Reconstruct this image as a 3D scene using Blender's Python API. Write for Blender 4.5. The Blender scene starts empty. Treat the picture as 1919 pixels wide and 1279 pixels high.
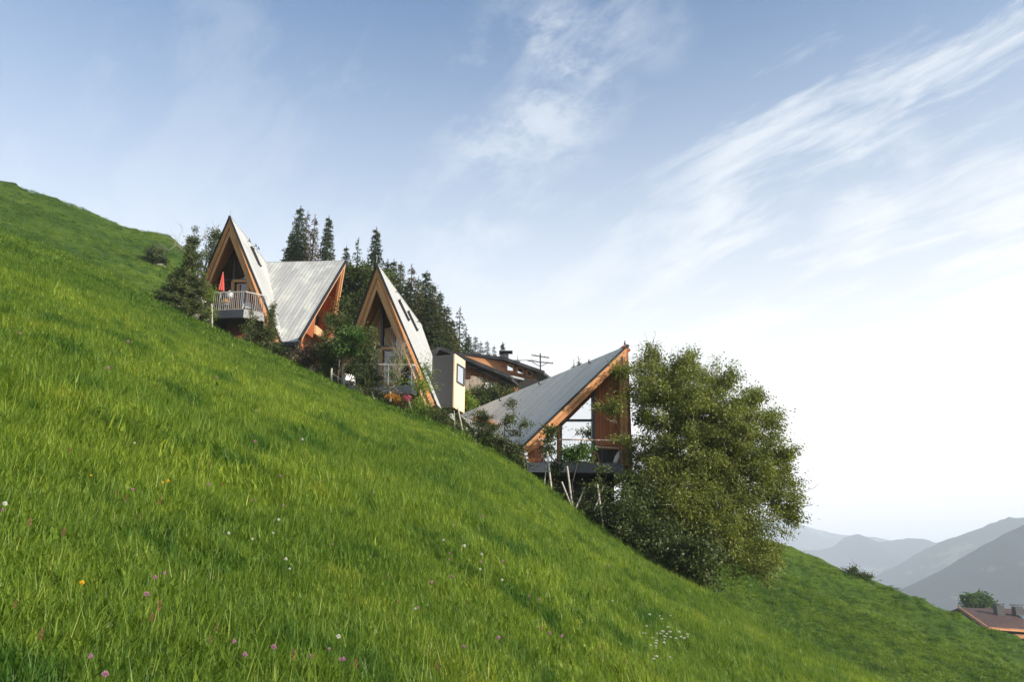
import bpy, math, random
import numpy as np
from mathutils import Vector, Matrix

R_ = math.radians
C = bpy.context.scene.collection
SC = bpy.context.scene

# ------------------------------------------------------------------ camera
F = 1493.0                       # focal length in photograph pixels (1919 wide)
PITCH = R_(16.5)
cp, sp = math.cos(PITCH), math.sin(PITCH)
cam_d = bpy.data.cameras.new('camera')
cam_d.sensor_width = 36.0
cam_d.lens = F / 1919 * 36
cam_d.clip_start = 0.05
cam_d.clip_end = 30000
cam = bpy.data.objects.new('camera', cam_d)
cam.rotation_euler = (R_(90) + PITCH, 0, 0)
C.objects.link(cam)
SC.camera = cam

# ------------------------------------------------------------------ light
SUN_AZ, SUN_EL = R_(120), R_(25)          # azimuth clockwise from +Y
SUN = Vector((math.sin(SUN_AZ) * math.cos(SUN_EL), math.cos(SUN_AZ) * math.cos(SUN_EL), math.sin(SUN_EL)))
sun_d = bpy.data.lights.new('sun', 'SUN')
sun_d.energy = 5.0
sun_d.angle = R_(1.2)
sun_d.color = (1.0, 0.90, 0.76)
sun = bpy.data.objects.new('sun', sun_d)
sun.rotation_euler = (-SUN).to_track_quat('-Z', 'Y').to_euler()
C.objects.link(sun)
SKY_STRENGTH = 0.10
EXPOSURE = 0.90
SC.view_settings.view_transform = 'Standard'
SC.view_settings.look = 'None'
SC.view_settings.gamma = 1
SC.view_settings.exposure = EXPOSURE
SC.render.engine = 'CYCLES'
SC.cycles.use_denoising = True
SC.cycles.max_bounces = 7
SC.cycles.diffuse_bounces = 3
SC.cycles.glossy_bounces = 3
SC.cycles.transmission_bounces = 4
SC.cycles.transparent_max_bounces = 6
SC.cycles.volume_bounces = 1
SC.cycles.sample_clamp_indirect = 8


# ------------------------------------------------------------------ node helpers
class NT:
    def __init__(self, tree):
        self.t = tree
        self.n = tree.nodes
        self.l = tree.links

    def new(self, typ, **kw):
        nd = self.n.new(typ)
        for k, v in kw.items():
            if k == 'ins':
                for a, b in v.items():
                    self.set(nd.inputs[a], b)
            else:
                setattr(nd, k, v)
        return nd

    def set(self, sock, val):
        if isinstance(val, bpy.types.NodeSocket):
            self.l.new(val, sock)
        else:
            sock.default_value = val

    def math(self, op, a, b=0.0, c=0.0, clamp=False):
        nd = self.n.new('ShaderNodeMath')
        nd.operation = op
        nd.use_clamp = clamp
        self.set(nd.inputs[0], a)
        self.set(nd.inputs[1], b)
        if op in ('MULTIPLY_ADD', 'SMOOTH_MIN'):
            self.set(nd.inputs[2], c)
        return nd.outputs[0]

    def vmath(self, op, a, b=(0, 0, 0), out=0):
        nd = self.n.new('ShaderNodeVectorMath')
        nd.operation = op
        self.set(nd.inputs[0], a)
        if op == 'SCALE':
            self.set(nd.inputs['Scale'], b)
        else:
            self.set(nd.inputs[1], b)
        return nd.outputs[1] if op in ('DOT_PRODUCT', 'LENGTH', 'DISTANCE') else nd.outputs[0]

    def noise(self, vec, scale, detail=3.0, rough=0.5, dist=0.0, dim='3D'):
        nd = self.n.new('ShaderNodeTexNoise')
        nd.noise_dimensions = dim
        if vec is not None:
            self.l.new(vec, nd.inputs['Vector'])
        nd.inputs['Scale'].default_value = scale
        nd.inputs['Detail'].default_value = detail
        nd.inputs['Roughness'].default_value = rough
        nd.inputs['Distortion'].default_value = dist
        return nd.outputs[0]

    def ramp(self, fac, stops):
        nd = self.n.new('ShaderNodeValToRGB')
        el = nd.color_ramp.elements
        while len(el) < len(stops):
            el.new(0.5)
        for e, (p, c) in zip(el, stops):
            e.position = p
            e.color = (c[0], c[1], c[2], 1) if hasattr(c, '__len__') else (c, c, c, 1)
        self.set(nd.inputs[0], fac)
        return nd.outputs[0]

    def mix(self, fac, a, b, mode='MIX'):
        nd = self.n.new('ShaderNodeMix')
        nd.data_type = 'RGBA'
        nd.blend_type = mode
        self.set(nd.inputs[0], fac)
        for i, v in ((6, a), (7, b)):
            if isinstance(v, (tuple, list)):
                v = (v[0], v[1], v[2], 1)
            self.set(nd.inputs[i], v)
        return nd.outputs[2]

    def maprange(self, v, a, b, c=0.0, d=1.0, smooth=True):
        nd = self.n.new('ShaderNodeMapRange')
        if smooth:
            nd.interpolation_type = 'SMOOTHSTEP'
        self.set(nd.inputs[0], v)
        for i, x in enumerate((a, b, c, d)):
            nd.inputs[i + 1].default_value = x
        return nd.outputs[0]


def P(u, v, D):
    """world point seen at photograph pixel (u, v), D metres ahead of the camera"""
    x = (u - 959.5) / F
    z = -(v - 639.5) / F
    Y = cp - z * sp
    Z = sp + z * cp
    return Vector((x / Y * D, D, Z / Y * D))


def ray(u, v):
    return P(u, v, 1.0)


# ------------------------------------------------------------------ world
world = bpy.data.worlds.new('World')
SC.world = world
world.use_nodes = True
w = NT(world.node_tree)
w.n.clear()
sky = w.new('ShaderNodeTexSky', sky_type='NISHITA')
sky.sun_disc = False
sky.sun_elevation = SUN_EL
sky.sun_rotation = SUN_AZ
sky.altitude = 1200
sky.air_density = 1.0
sky.dust_density = 1.6
sky.ozone_density = 1.3
tc = w.new('ShaderNodeTexCoord')
dirv = tc.outputs['Generated']
sep = w.new('ShaderNodeSeparateXYZ', ins={0: dirv})
dz = w.math('MAXIMUM', sep.outputs[2], 0.0)
den = w.math('ADD', dz, 0.10)
# cloud layer plane coordinates, x across the wind, y along it
WA = R_(-32)
across = w.math('ADD', w.math('MULTIPLY', sep.outputs[0], math.cos(WA)), w.math('MULTIPLY', sep.outputs[1], -math.sin(WA)))
along = w.math('ADD', w.math('MULTIPLY', sep.outputs[0], math.sin(WA)), w.math('MULTIPLY', sep.outputs[1], math.cos(WA)))
px_ = w.math('DIVIDE', across, den)
py_ = w.math('DIVIDE', along, den)
comb = w.new('ShaderNodeCombineXYZ', ins={0: px_, 1: w.math('MULTIPLY', py_, 0.33), 2: 0.0})
comb2 = w.new('ShaderNodeCombineXYZ', ins={0: px_, 1: w.math('MULTIPLY', py_, 0.75), 2: 3.7})
warp = w.noise(comb2.outputs[0], 1.6, 3, 0.55)
cv = w.vmath('ADD', comb.outputs[0], w.vmath('SCALE', w.n[warp.node.name].outputs[1], 0.22))
n_str = w.noise(cv, 4.6, 10, 0.64, 0.06)           # streaked cirrus
n_puf = w.noise(comb2.outputs[0], 5.0, 10, 0.66, 0.15)    # flocks
n_low = w.noise(comb2.outputs[0], 0.9, 2, 0.5)


def blob(u, v, rad):
    d = ray(u, v).normalized()
    dp = w.vmath('DOT_PRODUCT', dirv, tuple(d))
    c0, c1 = math.cos(rad), 1.0
    return w.maprange(dp, c0, c1)


streak_zone = w.math('ADD', w.math('ADD', blob(1880, 130, R_(21)), blob(1640, 320, R_(13))), w.math('ADD', blob(1900, 560, R_(13)), blob(1500, 480, R_(10))), clamp=True)
m_str = w.maprange(n_str, 0.46, 0.64)
m_str = w.math('MULTIPLY', m_str, w.math('MULTIPLY_ADD', streak_zone, 0.30, w.maprange(sep.outputs[0], -0.25, 0.25, 0.14, 0.36)))
flock_zone = w.math('ADD', w.math('MULTIPLY', blob(1000, 170, R_(7.5)), 1.25), w.math('MULTIPLY', blob(1060, 70, R_(3.4)), 0.5))
flock_zone = w.math('ADD', flock_zone, w.math('MULTIPLY', blob(1235, 60, R_(3.2)), 0.45))
flock_zone = w.math('ADD', flock_zone, w.math('MULTIPLY', blob(870, 340, R_(5.0)), 0.55))
flock_zone = w.math('ADD', flock_zone, w.math('MULTIPLY', blob(1240, 480, R_(3.6)), 0.9))
flock_zone = w.math('ADD', flock_zone, w.math('MULTIPLY', blob(1600, 400, R_(3.0)), 0.9))
flock_zone = w.math('ADD', flock_zone, w.math('MULTIPLY', blob(1640, 310, R_(4.4)), 0.9))
flock_zone = w.math('ADD', flock_zone, w.math('MULTIPLY', blob(900, 450, R_(6)), 0.6))
m_puf = w.math('MULTIPLY', w.maprange(n_puf, 0.42, 0.66), flock_zone, clamp=True)
m_puf = w.math('MULTIPLY', m_puf, 0.46)
veil = w.math('MULTIPLY', w.maprange(n_low, 0.30, 0.75), w.maprange(sep.outputs[0], -0.25, 0.45), clamp=True)
veil = w.math('MULTIPLY', veil, 0.12)
lowveil = w.maprange(dz, 0.14, 0.72, 0.97, 0.0)      # thin high haze thickening to the horizon
cover = w.math('MAXIMUM', lowveil, veil)
inv2 = w.math('MULTIPLY', w.math('SUBTRACT', 1.0, m_str), w.math('SUBTRACT', 1.0, m_puf))
inv2 = w.math('MULTIPLY', inv2, w.math('SUBTRACT', 1.0, cover))
cov = w.math('SUBTRACT', 1.0, inv2, clamp=True)
sunward = w.maprange(w.vmath('DOT_PRODUCT', dirv, tuple(SUN)), -0.2, 1.0)
ccol = w.mix(sunward, (5.3, 5.55, 5.75), (6.2, 6.15, 5.95))
ccol = w.mix(w.maprange(dz, 0.0, 0.5, 1.0, 0.0), ccol, (8.3, 7.9, 7.2))
skyc = w.mix(1.0, sky.outputs[0], (0.46, 0.87, 1.10), 'MULTIPLY')
final = w.mix(cov, skyc, ccol)
bg = w.new('ShaderNodeBackground', ins={'Color': final, 'Strength': SKY_STRENGTH})
wo = w.new('ShaderNodeOutputWorld', ins={'Surface': bg.outputs[0]})


# ------------------------------------------------------------------ noise in numpy
def _hash(ix, iy, seed):
    h = (ix.astype(np.int64) * 374761393 + iy.astype(np.int64) * 668265263 + seed * 1442695041) & 0xFFFFFFFF
    h = ((h ^ (h >> 13)) * 1274126177) & 0xFFFFFFFF
    h = h ^ (h >> 16)
    return (h & 0xFFFF) / 65535.0


def vnoise(x, y, seed=0):
    ix, iy = np.floor(x), np.floor(y)
    fx, fy = x - ix, y - iy
    fx = fx * fx * (3 - 2 * fx)
    fy = fy * fy * (3 - 2 * fy)
    a = _hash(ix, iy, seed); b = _hash(ix + 1, iy, seed)
    c = _hash(ix, iy + 1, seed); d = _hash(ix + 1, iy + 1, seed)
    return (a + (b - a) * fx) * (1 - fy) + (c + (d - c) * fx) * fy - 0.5


def fbm(x, y, octv=4, seed=0, gain=0.5):
    s = 0
    a = 1.0
    for k in range(octv):
        s = s + a * vnoise(x * 2 ** k + 17.3 * k, y * 2 ** k - 9.1 * k, seed + k)
        a *= gain
    return s


def smooth(x):
    x = np.clip(x, 0, 1)
    return x * x * (3 - 2 * x)


# ------------------------------------------------------------------ terrain function
H0 = 1.7


def px_to_az(pts):
    out = []
    for u, v in pts:
        p = ray(u, v)
        az = math.atan2(p.x, 1.0)
        out.append((az, p.z * math.cos(az)))
    return out


CREST = px_to_az([(0, 437), (100, 470), (200, 515), (300, 568), (400, 626), (500, 668), (600, 712), (720, 765), (850, 815),
                  (980, 888), (1100, 985), (1200, 1050), (1300, 1108), (1440, 1190), (1640, 1283), (1919, 1400)])
SKYL = px_to_az([(0, 337), (60, 356), (150, 387), (215, 416), (260, 429), (300, 436), (335, 449), (385, 492), (430, 560), (600, 690), (850, 810),
                 (1000, 880), (1200, 950), (1340, 985), (1400, 995), (1470, 1015), (1530, 1045), (1600, 1074), (1700, 1112), (1780, 1143), (1850, 1174), (1919, 1206)])


def plane_e(az):
    return -0.50 * math.sin(az) + 0.10 * math.cos(az)


def wrap_tab(tab, extra):
    t = [(a, e) for a, e in tab]
    for d in (-180, -150, -120, -90, -65, -50, 45, 65, 90, 120, 150, 180):
        a = R_(d)
        t.append((a, min(plane_e(a), 0.55) + extra))
    t.sort()
    a = np.array([x[0] for x in t]); e = np.array([x[1] for x in t])
    g = np.linspace(-math.pi, math.pi, 2881)
    v = np.interp(g, a, e)
    k = np.exp(-np.linspace(-2.5, 2.5, 15) ** 2 / 2); k /= k.sum()
    vp = np.concatenate([v[-8:-1], v, v[1:8]])
    return g, np.convolve(vp, k, 'valid')


gA, crestE = wrap_tab(CREST, 0)
_, skyE = wrap_tab(SKYL, -0.02)


def tabd(pairs):
    a = np.array([math.atan(p[0]) for p in pairs]); v = np.array([p[1] for p in pairs])
    return lambda az: np.interp(az, a, v)


RC = tabd([(-.75, 56), (-.6, 50), (-.41, 43), (-.2, 37), (0, 31.5), (.15, 29.5), (.25, 27), (.42, 23), (.66, 21)])
RM = tabd([(-.7, 64), (-.45, 62), (-.38, 58), (0, 46), (.15, 42), (.3, 36), (.66, 33)])
R2 = tabd([(-.7, 104), (-.45, 96), (-.3, 90), (.15, 75), (.3, 72), (.66, 70)])
DIP = tabd([(-.7, .012), (-.46, .016), (-.40, .035), (-.1, .05), (0.05, .075), (.2, .06), (.27, .03), (.35, .06), (.4, .075), (.66, .075)])
BACK = tabd([(-.39, -.012), (-.2, .03), (-.03, .035), (.05, 0), (.16, -.05)])
# ground meets the house terraces in the middle
MIDFAR = tabd([(-.435, 0), (-.39, 1), (.16, 1), (.235, 0)])


def ground_z(X, Y):
    X = np.asarray(X, float); Y = np.asarray(Y, float)
    r = np.hypot(X, Y) + 1e-6
    az = np.arctan2(X, Y)
    ec = np.interp(az, gA, crestE)
    es = np.interp(az, gA, skyE)
    rc, rm, r2, dp, mf = RC(az), RM(az), R2(az), DIP(az), MIDFAR(az)
    es = es * (1 - mf) + (ec + BACK(az)) * mf
    e1 = ec - H0 * (1 / np.maximum(r, 0.6) - 1 / rc)
    em = ec - dp
    e2 = ec + (em - ec) * smooth((r - rc) / (rm - rc))
    e3 = em + (es - em) * np.clip((r - rm) / (r2 - rm), 0, 1) ** 0.85
    e = np.where(r < rc, e1, np.where(r < rm, e2, e3))
    z = e * r
    far = r > r2
    z2 = es * r2 - (r - r2) * 0.55 + 0.0
    z = np.where(far, np.maximum(z2, -150 + 6 * fbm(X / 300, Y / 300, 3, 5)), z)
    amp = smooth((r - 1.0) / 6.0)
    z = z + amp * (0.11 * fbm(X / 1.3, Y / 1.3, 3, 1) * np.clip(1 - r / 60, 0.2, 1) + 0.35 * fbm(X / 9.0, Y / 9.0, 3, 2) * np.clip((rc - r) / rc + .15, .15, 1) * np.where(r < rc, 1, 0.6))
    # cattle steps on the far slopes
    st = smooth((r - 50) / 20) * np.where(far, 0, 1)
    z = z + st * 0.55 * fbm(X / 3.0, (Y + 2 * z) / 1.6, 3, 9)
    return z


def gz(x, y):
    return float(ground_z(np.array([x]), np.array([y]))[0])


def crest_D(u):
    """distance ahead of the meadow's edge under photograph column u"""
    t = ray(u, 800).x
    for _ in range(3):
        az = math.atan(t)
        e = float(np.interp(az, gA, crestE)) / math.cos(az)
        # column u at elevation e
        zp = (e * cp - sp) / (cp + e * sp)
        t = (u - 959.5) / F / (cp - zp * sp)
    az = math.atan(t)
    return float(RC(az)) * math.cos(az), t


def on_ground(u, dD=0.0):
    D, t = crest_D(u)
    D += dD
    return Vector((t * D, D, gz(t * D, D)))


# ------------------------------------------------------------------ mesh helpers
def link(name, me, parent=None, mat=None):
    o = bpy.data.objects.new(name, me)
    C.objects.link(o)
    if parent is not None:
        o.parent = parent
    if mat is not None:
        me.materials.append(mat)
    return o


def tag(o, label=None, cat=None, group=None, kind=None):
    if label: o['label'] = label
    if cat: o['category'] = cat
    if group: o['group'] = group
    if kind: o['kind'] = kind
    return o


def thing(name, loc, label, cat, group=None, rz=0.0):
    o = bpy.data.objects.new(name, None)
    o.empty_display_size = 0.2
    o.location = loc
    o.rotation_euler = (0, 0, rz)
    C.objects.link(o)
    return tag(o, label, cat, group)


def np_mesh(name, V, Fa, attrs=None, smooth_=False):
    me = bpy.data.meshes.new(name)
    V = np.asarray(V, np.float32); Fa = np.asarray(Fa, np.int32)
    n, m, k = len(V), len(Fa), Fa.shape[1]
    me.vertices.add(n)
    me.vertices.foreach_set('co', V.ravel())
    me.loops.add(m * k)
    me.loops.foreach_set('vertex_index', Fa.ravel())
    me.polygons.add(m)
    me.polygons.foreach_set('loop_start', np.arange(0, m * k, k, dtype=np.int32))
    if smooth_:
        me.polygons.foreach_set('use_smooth', np.ones(m, bool))
    me.update(calc_edges=True)
    if attrs:
        for nm, arr in attrs.items():
            a = me.attributes.new(nm, 'FLOAT', 'POINT')
            a.data.foreach_set('value', np.asarray(arr, np.float32))
    return me


class MB:
    """collects polygons (with uv in metres) for ONE mesh object; origin is subtracted"""
    def __init__(self, origin=(0, 0, 0)):
        self.o = Vector(origin)
        self.v, self.f, self.uv = [], [], []

    def face(self, pts, uvs=None):
        i = len(self.v)
        self.v += [Vector(p) - self.o for p in pts]
        self.f.append(list(range(i, i + len(pts))))
        if uvs is None:
            n = Vector((0, 0, 0))
            c = Vector(pts[0])
            for a, b in zip(pts[1:-1], pts[2:]):
                n += (Vector(a) - c).cross(Vector(b) - c)
            n.normalize()
            ax = Vector((0, 0, 1)) if abs(n.z) < 0.9 else Vector((0, 1, 0))
            U = (ax - n * ax.dot(n)).normalized()
            W = n.cross(U)
            uvs = [((Vector(p)).dot(U), (Vector(p)).dot(W)) for p in pts]
        self.uv += list(uvs)

    def slab(self, pts, thick, udir=None):
        """polygon pts extruded by vector thick"""
        pts = [Vector(p) for p in pts]
        t = Vector(thick)
        q = [p + t for p in pts]
        n = (pts[1] - pts[0]).cross(pts[2] - pts[0])
        if n.dot(t) > 0:
            pts, q = pts[::-1], q[::-1]
        def uvs(ps):
            if udir is None:
                return None
            nn = (ps[1] - ps[0]).cross(ps[2] - ps[0]).normalized()
            U = (Vector(udir) - nn * Vector(udir).dot(nn)).normalized()
            W = nn.cross(U)
            return [(p.dot(U), p.dot(W)) for p in ps]
        self.face(pts, uvs(pts))
        self.face(q[::-1], uvs(q[::-1]))
        m = len(pts)
        for i in range(m):
            j = (i + 1) % m
            a, b, c, d = pts[j], pts[i], q[i], q[j]
            L = (a - b).length
            self.face([a, b, c, d], [(L, 0), (0, 0), (0, t.length), (L, t.length)])

    def beam(self, a, b, wdt, dep, up=(0, 0, 1)):
        """box from a to b; wdt measured along up, dep across it"""
        a, b = Vector(a), Vector(b)
        d = (b - a).normalized()
        u = Vector(up)
        u = (u - d * u.dot(d))
        if u.length < 1e-4:
            u = Vector((0, 1, 0)) - d * d.y
        u.normalize()
        s = d.cross(u)
        h, k = u * wdt / 2, s * dep / 2
        L = (b - a).length
        c = [a + h + k, a + h - k, a - h - k, a - h + k]
        e = [x + (b - a) for x in c]
        o = (a.x * 3.1 + a.y * 1.7 + a.z) % 7
        for i, ww in ((0, dep), (1, wdt), (2, dep), (3, wdt)):
            j = (i + 1) % 4
            self.face([c[i], e[i], e[j], c[j]], [(o, o), (o + L, o), (o + L, o + ww), (o, o + ww)])
        self.face(c, [(0, 0), (0, dep), (wdt, dep), (wdt, 0)])
        self.face(e[::-1], [(0, 0), (0, dep), (wdt, dep), (wdt, 0)])

    def box(self, c, s, rz=0.0):
        c = Vector(c); M = Matrix.Rotation(rz, 3, 'Z')
        x, y, z = M @ Vector((s[0] / 2, 0, 0)), M @ Vector((0, s[1] / 2, 0)), Vector((0, 0, s[2]))
        p = c - x - y
        self.slab([p, p + 2 * x, p + 2 * x + 2 * y, p + 2 * y], z)

    def tube(self, pts, radii, n=8, cap=True):
        pts = [Vector(p) for p in pts]
        rings = []
        for i, p in enumerate(pts):
            d = (pts[min(i + 1, len(pts) - 1)] - pts[max(i - 1, 0)])
            d = d.normalized() if d.length > 1e-6 else Vector((0, 0, 1))
            a = d.orthogonal().normalized() if i == 0 else (prev - d * prev.dot(d)).normalized()
            prev = a
            b = d.cross(a)
            r = radii[i] if hasattr(radii, '__len__') else radii
            rings.append([p + (a * math.cos(2 * math.pi * k / n) + b * math.sin(2 * math.pi * k / n)) * r for k in range(n)])
        for i in range(len(rings) - 1):
            L0 = (pts[i] - pts[0]).length; L1 = (pts[i + 1] - pts[0]).length
            for k in range(n):
                j = (k + 1) % n
                self.face([rings[i][k], rings[i][j], rings[i + 1][j], rings[i + 1][k]], [(L0, k * .03), (L0, k * .03 + .03), (L1, k * .03 + .03), (L1, k * .03)])
        if cap:
            self.face(rings[0][::-1], [(0, 0)] * n)
            self.face(rings[-1], [(0, 0)] * n)

    def lathe(self, c, prof, n=14):
        c = Vector(c)
        for (r0, z0), (r1, z1) in zip(prof[:-1], prof[1:]):
            for k in range(n):
                a, b = 2 * math.pi * k / n, 2 * math.pi * (k + 1) / n
                ps = [c + Vector((r0 * math.cos(a), r0 * math.sin(a), z0)), c + Vector((r0 * math.cos(b), r0 * math.sin(b), z0)),
                      c + Vector((r1 * math.cos(b), r1 * math.sin(b), z1)), c + Vector((r1 * math.cos(a), r1 * math.sin(a), z1))]
                if r0 < 1e-5: ps = [ps[0], ps[2], ps[3]]
                elif r1 < 1e-5: ps = ps[:3]
                self.face(ps)

    def build(self, name, mat, parent=None, smooth_=False, label=None):
        me = bpy.data.meshes.new(name)
        me.from_pydata([tuple(p) for p in self.v], [], self.f)
        uvl = me.uv_layers.new(name='UVMap')
        uvl.data.foreach_set('uv', np.array(self.uv, np.float32).ravel())
        if smooth_:
            me.polygons.foreach_set('use_smooth', np.ones(len(me.polygons), bool))
        me.update()
        o = link(name, me, parent, mat)
        if label: o['label'] = label
        return o


# ------------------------------------------------------------------ materials
def material(name):
    m = bpy.data.materials.new(name)
    m.use_nodes = True
    t = NT(m.node_tree)
    t.n.clear()
    out = t.new('ShaderNodeOutputMaterial')
    return m, t, out


def simple(name, col, rough=0.6, metal=0.0, var=0.15, scale=3.0, bump=0.0, spec=0.5):
    m, t, out = material(name)
    tcn = t.new('ShaderNodeTexCoord')
    n = t.noise(tcn.outputs['Object'], scale, 4, 0.6)
    c = t.mix(n, tuple(x * (1 - var) for x in col), tuple(min(1, x * (1 + var)) for x in col))
    b = t.new('ShaderNodeBsdfPrincipled', ins={'Base Color': c, 'Roughness': rough, 'Metallic': metal, 'Specular IOR Level': spec})
    if bump:
        bp = t.new('ShaderNodeBump', ins={'Strength': bump, 'Distance': 0.02, 'Height': t.noise(tcn.outputs['Object'], scale * 6, 4, 0.6)})
        t.l.new(bp.outputs[0], b.inputs['Normal'])
    t.l.new(b.outputs[0], out.inputs[0])
    return m


def boards(name, c1, c2, width=0.18, seam=0.035, seam_dark=0.25, length=3.5, rough=0.7, grain=1.0, spec=0.3, stain=None):
    """planks: u along the board, v across, uv in metres"""
    m, t, out = material(name)
    uv = t.new('ShaderNodeUVMap')
    s = t.new('ShaderNodeSeparateXYZ', ins={0: uv.outputs[0]})
    u, v = s.outputs[0], s.outputs[1]
    vb = t.math('DIVIDE', v, width)
    bi = t.math('FLOOR', vb)
    fr = t.math('FRACT', vb)
    wn = t.new('ShaderNodeTexWhiteNoise', noise_dimensions='1D', ins={'W': bi})
    off = t.math('MULTIPLY', wn.outputs[0], 7.0)
    ub = t.math('DIVIDE', t.math('ADD', u, off), length)
    ui = t.math('FLOOR', ub)
    uf = t.math('FRACT', ub)
    wn2 = t.new('ShaderNodeTexWhiteNoise', noise_dimensions='2D', ins={'Vector': t.new('ShaderNodeCombineXYZ', ins={0: bi, 1: ui}).outputs[0]})
    gv = t.new('ShaderNodeCombineXYZ', ins={0: t.math('MULTIPLY', u, 0.9), 1: t.math('MULTIPLY', v, 22.0), 2: t.math('MULTIPLY', wn2.outputs[0], 30)})
    g = t.noise(gv.outputs[0], 1.0, 5, 0.65)
    big = t.noise(t.new('ShaderNodeCombineXYZ', ins={0: u, 1: v, 2: 0.0}).outputs[0], 0.7, 3, 0.55)
    fac = t.math('ADD', t.math('MULTIPLY', wn2.outputs[0], 0.5), t.math('MULTIPLY', t.math('SUBTRACT', g, 0.25), 0.9 * grain))
    fac = t.math('ADD', fac, t.math('MULTIPLY', t.math('SUBTRACT', big, 0.5), 0.7), clamp=True)
    col = t.mix(fac, c1, c2)
    # knots
    vk = t.new('ShaderNodeTexVoronoi', ins={'Vector': t.new('ShaderNodeCombineXYZ', ins={0: t.math('MULTIPLY', u, 1.3), 1: t.math('MULTIPLY', v, 3.2), 2: 0.0}).outputs[0], 'Scale': 1.0})
    kn = t.maprange(vk.outputs[0], 0.03, 0.09, 0.55, 1.0)
    col = t.mix(1.0, col, t.new('ShaderNodeCombineColor', ins={0: kn, 1: kn, 2: kn}).outputs[0], 'MULTIPLY')
    if stain:
        sf = t.maprange(t.noise(t.new('ShaderNodeCombineXYZ', ins={0: u, 1: t.math('MULTIPLY', v, 2.0), 2: 5.0}).outputs[0], 0.55, 5, 0.6), 0.5, 0.72)
        col = t.mix(sf, col, stain)
    e1 = t.math('LESS_THAN', fr, seam / width)
    e2 = t.math('LESS_THAN', uf, 0.012 / length)
    ed = t.math('MAXIMUM', e1, e2)
    col = t.mix(ed, col, tuple(x * seam_dark for x in c1))
    b = t.new('ShaderNodeBsdfPrincipled', ins={'Base Color': col, 'Roughness': rough, 'Specular IOR Level': spec})
    hgt = t.math('SUBTRACT', t.math('MULTIPLY', g, 0.25), ed)
    bp = t.new('ShaderNodeBump', ins={'Strength': 0.5, 'Distance': 0.015, 'Height': hgt})
    t.l.new(bp.outputs[0], b.inputs['Normal'])
    t.l.new(b.outputs[0], out.inputs[0])
    return m


def foliage(name, dark, light, trans=0.35, rough=0.5, hue_obj=True, sun_tint=(1.3, 1.25, 0.5)):
    m, t, out = material(name)
    at = t.new('ShaderNodeAttribute', attribute_name='tone')
    col = t.mix(at.outputs['Fac'], dark, light)
    b = t.new('ShaderNodeBsdfPrincipled', ins={'Base Color': col, 'Roughness': rough, 'Specular IOR Level': 0.25})
    tc2 = t.mix(1.0, col, sun_tint, 'MULTIPLY')
    tr = t.new('ShaderNodeBsdfTranslucent', ins={'Color': tc2})
    mx = t.new('ShaderNodeMixShader', ins={0: trans, 1: b.outputs[0], 2: tr.outputs[0]})
    t.l.new(mx.outputs[0], out.inputs[0])
    return m


def glass_mat(name, refl, inner, rough=0.02):
    m, t, out = material(name)
    tcn = t.new('ShaderNodeTexCoord')
    n = t.noise(tcn.outputs['Object'], 0.9, 3, 0.5)
    c = t.mix(n, tuple(x * 0.5 for x in inner), inner)
    d = t.new('ShaderNodeBsdfDiffuse', ins={'Color': c})
    bp = t.new('ShaderNodeBump', ins={'Strength': 0.02, 'Distance': 0.1, 'Height': t.noise(tcn.outputs['Object'], 0.6, 1, 0.5)})
    g = t.new('ShaderNodeBsdfGlossy', ins={'Color': (0.95, 0.97, 1, 1), 'Roughness': rough, 'Normal': bp.outputs[0]})
    mx = t.new('ShaderNodeMixShader', ins={0: refl, 1: d.outputs[0], 2: g.outputs[0]})
    t.l.new(mx.outputs[0], out.inputs[0])
    return m


M = {}
M['roof_grey'] = boards('weathered_larch_roof', (0.26, 0.265, 0.265), (0.48, 0.48, 0.465), width=0.24, seam=0.02, seam_dark=0.35, length=3.2, grain=0.8, spec=0.35, stain=(0.50, 0.52, 0.47))
M['roof_pale'] = boards('pale_weathered_roof', (0.33, 0.335, 0.33), (0.46, 0.46, 0.445), width=0.24, seam=0.012, seam_dark=0.6, length=3.2, grain=0.5, spec=0.5)
M['roof_silver'] = boards('silver_weathered_roof', (0.54, 0.50, 0.445), (0.76, 0.72, 0.65), width=0.22, seam=0.02, seam_dark=0.45, length=3.2, grain=0.9, spec=0.4)
M['soffit'] = boards('sunlit_soffit_boards', (0.50, 0.21, 0.08), (0.76, 0.38, 0.16), width=0.15, seam=0.010, seam_dark=0.4, length=4)  # brighter than the larch: sunlight on the soffit put into the colour
M['pale_wood'] = boards('pale_new_panel', (0.62, 0.44, 0.27), (0.80, 0.62, 0.42), width=0.9, seam=0.0, length=6)
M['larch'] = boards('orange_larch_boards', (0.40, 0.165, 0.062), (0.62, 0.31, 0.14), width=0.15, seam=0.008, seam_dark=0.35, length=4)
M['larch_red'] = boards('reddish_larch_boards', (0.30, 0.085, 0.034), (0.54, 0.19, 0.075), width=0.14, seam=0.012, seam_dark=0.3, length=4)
M['larch_light'] = boards('light_larch_beam', (0.50, 0.25, 0.12), (0.74, 0.43, 0.25), width=0.6, seam=0.0, length=9)
M['old_timber'] = boards('old_sunburnt_timber', (0.20, 0.075, 0.032), (0.54, 0.26, 0.12), width=0.17, seam=0.015, seam_dark=0.25, length=5)
M['grey_timber'] = boards('silvery_old_timber', (0.22, 0.17, 0.13), (0.48, 0.40, 0.33), width=0.12, seam=0.02, seam_dark=0.2, length=2)
M['fence_wood'] = simple('weathered_fence_wood', (0.42, 0.38, 0.33), 0.8, var=0.35, scale=6, bump=0.4)
M['dark_metal'] = simple('anthracite_sheet_metal', (0.035, 0.042, 0.055), 0.45, 0.0, 0.25, 1.2)
M['black_edge'] = simple('black_edge_flashing', (0.012, 0.013, 0.016), 0.5)
M['dark_box'] = simple('dark_fibre_cement', (0.05, 0.05, 0.052), 0.7, 0, 0.2, 0.8)
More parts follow.
